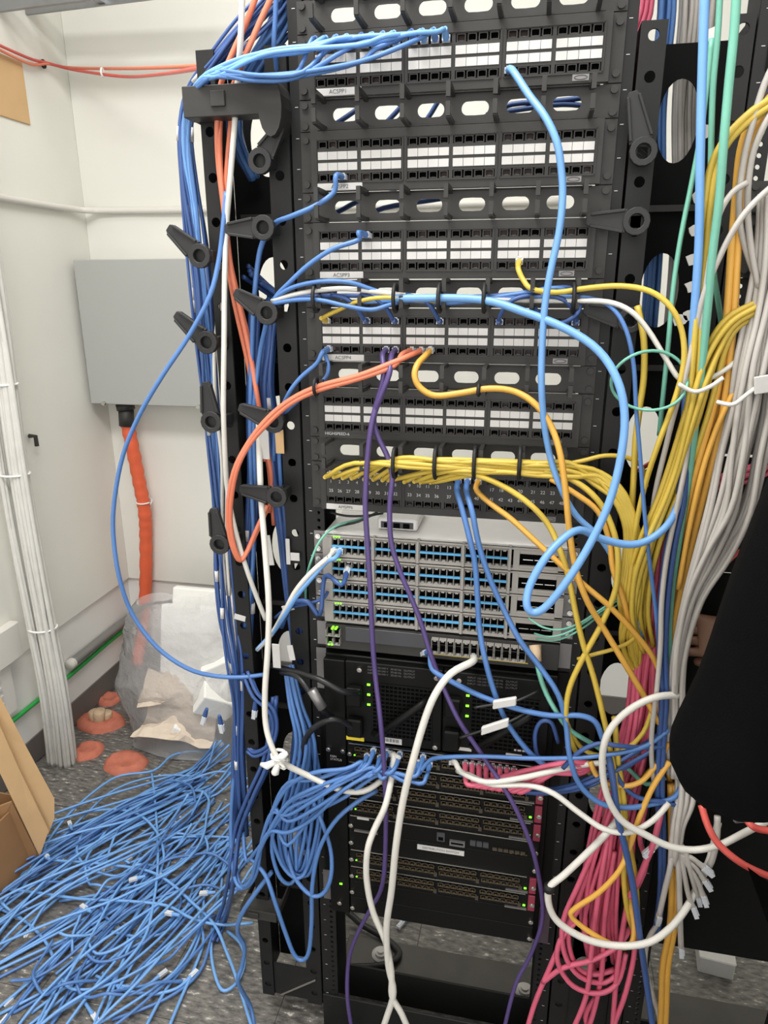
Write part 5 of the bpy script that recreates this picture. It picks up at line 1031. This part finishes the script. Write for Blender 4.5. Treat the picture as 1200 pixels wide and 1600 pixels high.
# ------------------------------------------------------------------ person at the right edge
def skin(name, nodes, edges, m, parent=None, sub=2, root=0):
    me = bpy.data.meshes.new(name); me.from_pydata([n_[:3] for n_ in nodes], edges, []); me.materials.append(M[m])
    o = bpy.data.objects.new(name, me); COL.objects.link(o)
    sk = o.modifiers.new('skin', 'SKIN'); sk.use_smooth_shade = True
    for i, n_ in enumerate(nodes):
        sv = me.skin_vertices[0].data[i]; r_ = n_[3]; sv.radius = r_ if isinstance(r_, tuple) else (r_, r_); sv.use_root = (i == root)
    s_ = o.modifiers.new('sub', 'SUBSURF'); s_.levels = sub; s_.render_levels = sub
    if parent: o.parent = parent; o.matrix_parent_inverse = Matrix.Translation(-wloc(parent))
    return o
px_, py_ = .68, -.47
per = empty('person', 'person in black jacket and trousers working at the right edge', 'person', (px_, py_, 0))
shL, shR, elL, elR = Vector((.468, -.40, 1.47)), Vector((.86, -.44, 1.455)), Vector((.403, -.37, 1.12)), Vector((.80, -.22, 1.16))
wrL, wrR = Vector((.60, -.22, 1.10)), Vector((.53, -.035, 1.14))
hdL, hdR = Vector((.665, -.17, 1.09)), Vector((.465, -.035, 1.135))
body = [(px_, py_, .95, .13), (px_, py_, 1.2, .12), (px_, py_ + .01, 1.42, .13), (px_, py_ + .03, 1.53, .055), (px_, py_ + .05, 1.62, .075), (px_, py_ + .06, 1.71, .085), (px_, py_ + .05, 1.77, .06),
        (*shL, .055), (*elL, .042), (*wrL, .028), (*hdL, .03), (*shR, .055), (*elR, .042), (*((elR + wrR) / 2), .04), (*wrR, .03), (*hdR, .032),
        (px_ - .1, py_, .9, .085), (px_ - .11, py_ + .02, .5, .06), (px_ - .11, py_ - .02, .1, .04), (px_ - .11, py_ + .1, .05, .035), (px_ + .1, py_, .9, .085), (px_ + .11, py_ + .02, .5, .06), (px_ + .11, py_ - .02, .1, .04), (px_ + .11, py_ + .1, .05, .035)]
ed = [(0, 1), (1, 2), (2, 3), (3, 4), (4, 5), (5, 6), (2, 7), (7, 8), (8, 9), (9, 10), (2, 11), (11, 12), (12, 13), (13, 14), (14, 15), (0, 16), (16, 17), (17, 18), (18, 19), (0, 20), (20, 21), (21, 22), (22, 23)]
def hand(nodes, ed, hi, wr, hd, up):
    d = (hd - wr).normalized(); sd = d.cross(up).normalized(); up = sd.cross(d)
    for k in range(4):
        b0 = hd + sd * (-.03 + .02 * k) + d * .02; L = (.07, .08, .075, .058)[k]; n0 = len(nodes)
        for f, dn in ((0, 0), (.45, -.006), (.8, -.024), (1, -.042)): q = b0 + d * L * f * .9 + up * dn; nodes.append((*q, .0085 if f < 1 else .007))
        ed += [(hi, n0), (n0, n0 + 1), (n0 + 1, n0 + 2), (n0 + 2, n0 + 3)]
    n0 = len(nodes); b0 = wr.lerp(hd, .5) - sd * .03
    for q in (b0, b0 - sd * .022 + d * .028 - up * .008, b0 - sd * .02 + d * .058 - up * .022): nodes.append((*q, .01))
    ed += [(hi, n0), (n0, n0 + 1), (n0 + 1, n0 + 2)]
hand(body, ed, 10, wrL, hdL, Vector((0, 0, 1))); hand(body, ed, 15, wrR, hdR, Vector((0, -1, .2)))
bo = skin('body', body, ed, 'skin', per)
hx = Vector((px_, py_ + .06, 1.69))
f_ = MB(); 
for s in (-1, 1): f_.tube([hx + Vector((s * .032, .075, .0)), hx + Vector((s * .032, .086, .0))], [.012, .006], 8)
f_.build('eyes', 'label', per, True)
MB().tube([hx + Vector((0, .08, .01)), hx + Vector((0, .108, -.028)), hx + Vector((0, .085, -.036))], [.008, .014, .009], 8).build('nose', 'skin', per, True)
MB().tube([hx + Vector((-.022, .078, -.062)), hx + Vector((0, .086, -.062)), hx + Vector((.022, .078, -.062))], .005, 6).build('mouth', 'magenta', per, True)
for s in (-1, 1): MB().tube([hx + Vector((s * .082, .0, .025)), hx + Vector((s * .092, -.01, .0)), hx + Vector((s * .082, .0, -.03))], [.008, .012, .007], 6).build('ear', 'skin', per, True)
skin('hair', [(hx.x, hx.y - .03, hx.z - .02, .088), (hx.x, hx.y - .025, hx.z + .045, .098), (hx.x, hx.y + .0, hx.z + .085, .08)], [(0, 1), (1, 2)], 'hair', per)
jk = [(px_, py_, .93, (.17, .15)), (px_, py_, 1.15, (.17, .15)), (px_, py_ + .01, 1.4, (.175, .15)), (px_, py_ + .03, 1.51, .08), (px_, py_ + .04, 1.545, .07),
      (*(shL + Vector((.01, 0, .0))), .135), (*(shL.lerp(elL, .4) + Vector((.012, 0, 0))), .09), (*(shL.lerp(elL, .7) + Vector((.008, 0, 0))), .07), (*elL, .09), (*(elL + Vector((.05, .03, -.012))), .085), (*elL.lerp(wrL, .55), .07), (*elL.lerp(wrL, .92), .045),
      (*shR, .085), (*shR.lerp(elR, .5), .075), (*elR, .065), (*elR.lerp(wrR, .35), .055)]
skin('jacket', jk, [(0, 1), (1, 2), (2, 3), (3, 4), (2, 5), (5, 6), (6, 7), (7, 8), (8, 9), (9, 10), (10, 11), (2, 12), (12, 13), (13, 14), (14, 15)], 'jacket', per)
tr_ = [(px_, py_, .93, (.165, .13))]
te = []
for s in (-1, 1):
    n0 = len(tr_); tr_ += [(px_ + s * .1, py_, .82, .105), (px_ + s * .115, py_ + .02, .5, .088), (px_ + s * .115, py_, .25, .075), (px_ + s * .115, py_ - .01, .09, .07)]; te += [(0, n0), (n0, n0 + 1), (n0 + 1, n0 + 2), (n0 + 2, n0 + 3)]
skin('trousers', tr_, te, 'jacket', per)
for s in (-1, 1): skin('shoe', [(px_ + s * .115, py_ - .04, .05, (.05, .045)), (px_ + s * .115, py_ + .08, .045, (.045, .042)), (px_ + s * .115, py_ + .17, .035, (.035, .032))], [(0, 1), (1, 2)], 'hair', per)
q = wrR.lerp(elR, .12); d = (wrR - elR).normalized(); s1 = d.cross(Vector((0, 0, 1))).normalized(); s2 = d.cross(s1)
MB().tube([q + (s1 * math.cos(a) + s2 * math.sin(a)) * .036 for a in [2 * PI * j / 18 for j in range(19)]], .005, 6).build('wrist_band', 'silver', per, True)

# flat lettering becomes mesh
bpy.context.view_layer.update(); dg = bpy.context.evaluated_depsgraph_get()
for o in [o for o in COL.objects if o.type == 'FONT']:
    me = bpy.data.meshes.new_from_object(o.evaluated_get(dg)); me.materials.clear(); me.materials.append(o.data.materials[0])
    n_ = bpy.data.objects.new('lettering', me); COL.objects.link(n_); n_.parent = o.parent; n_.matrix_parent_inverse = o.matrix_parent_inverse.copy(); n_.location = o.location; n_.rotation_euler = o.rotation_euler
    bpy.data.objects.remove(o)
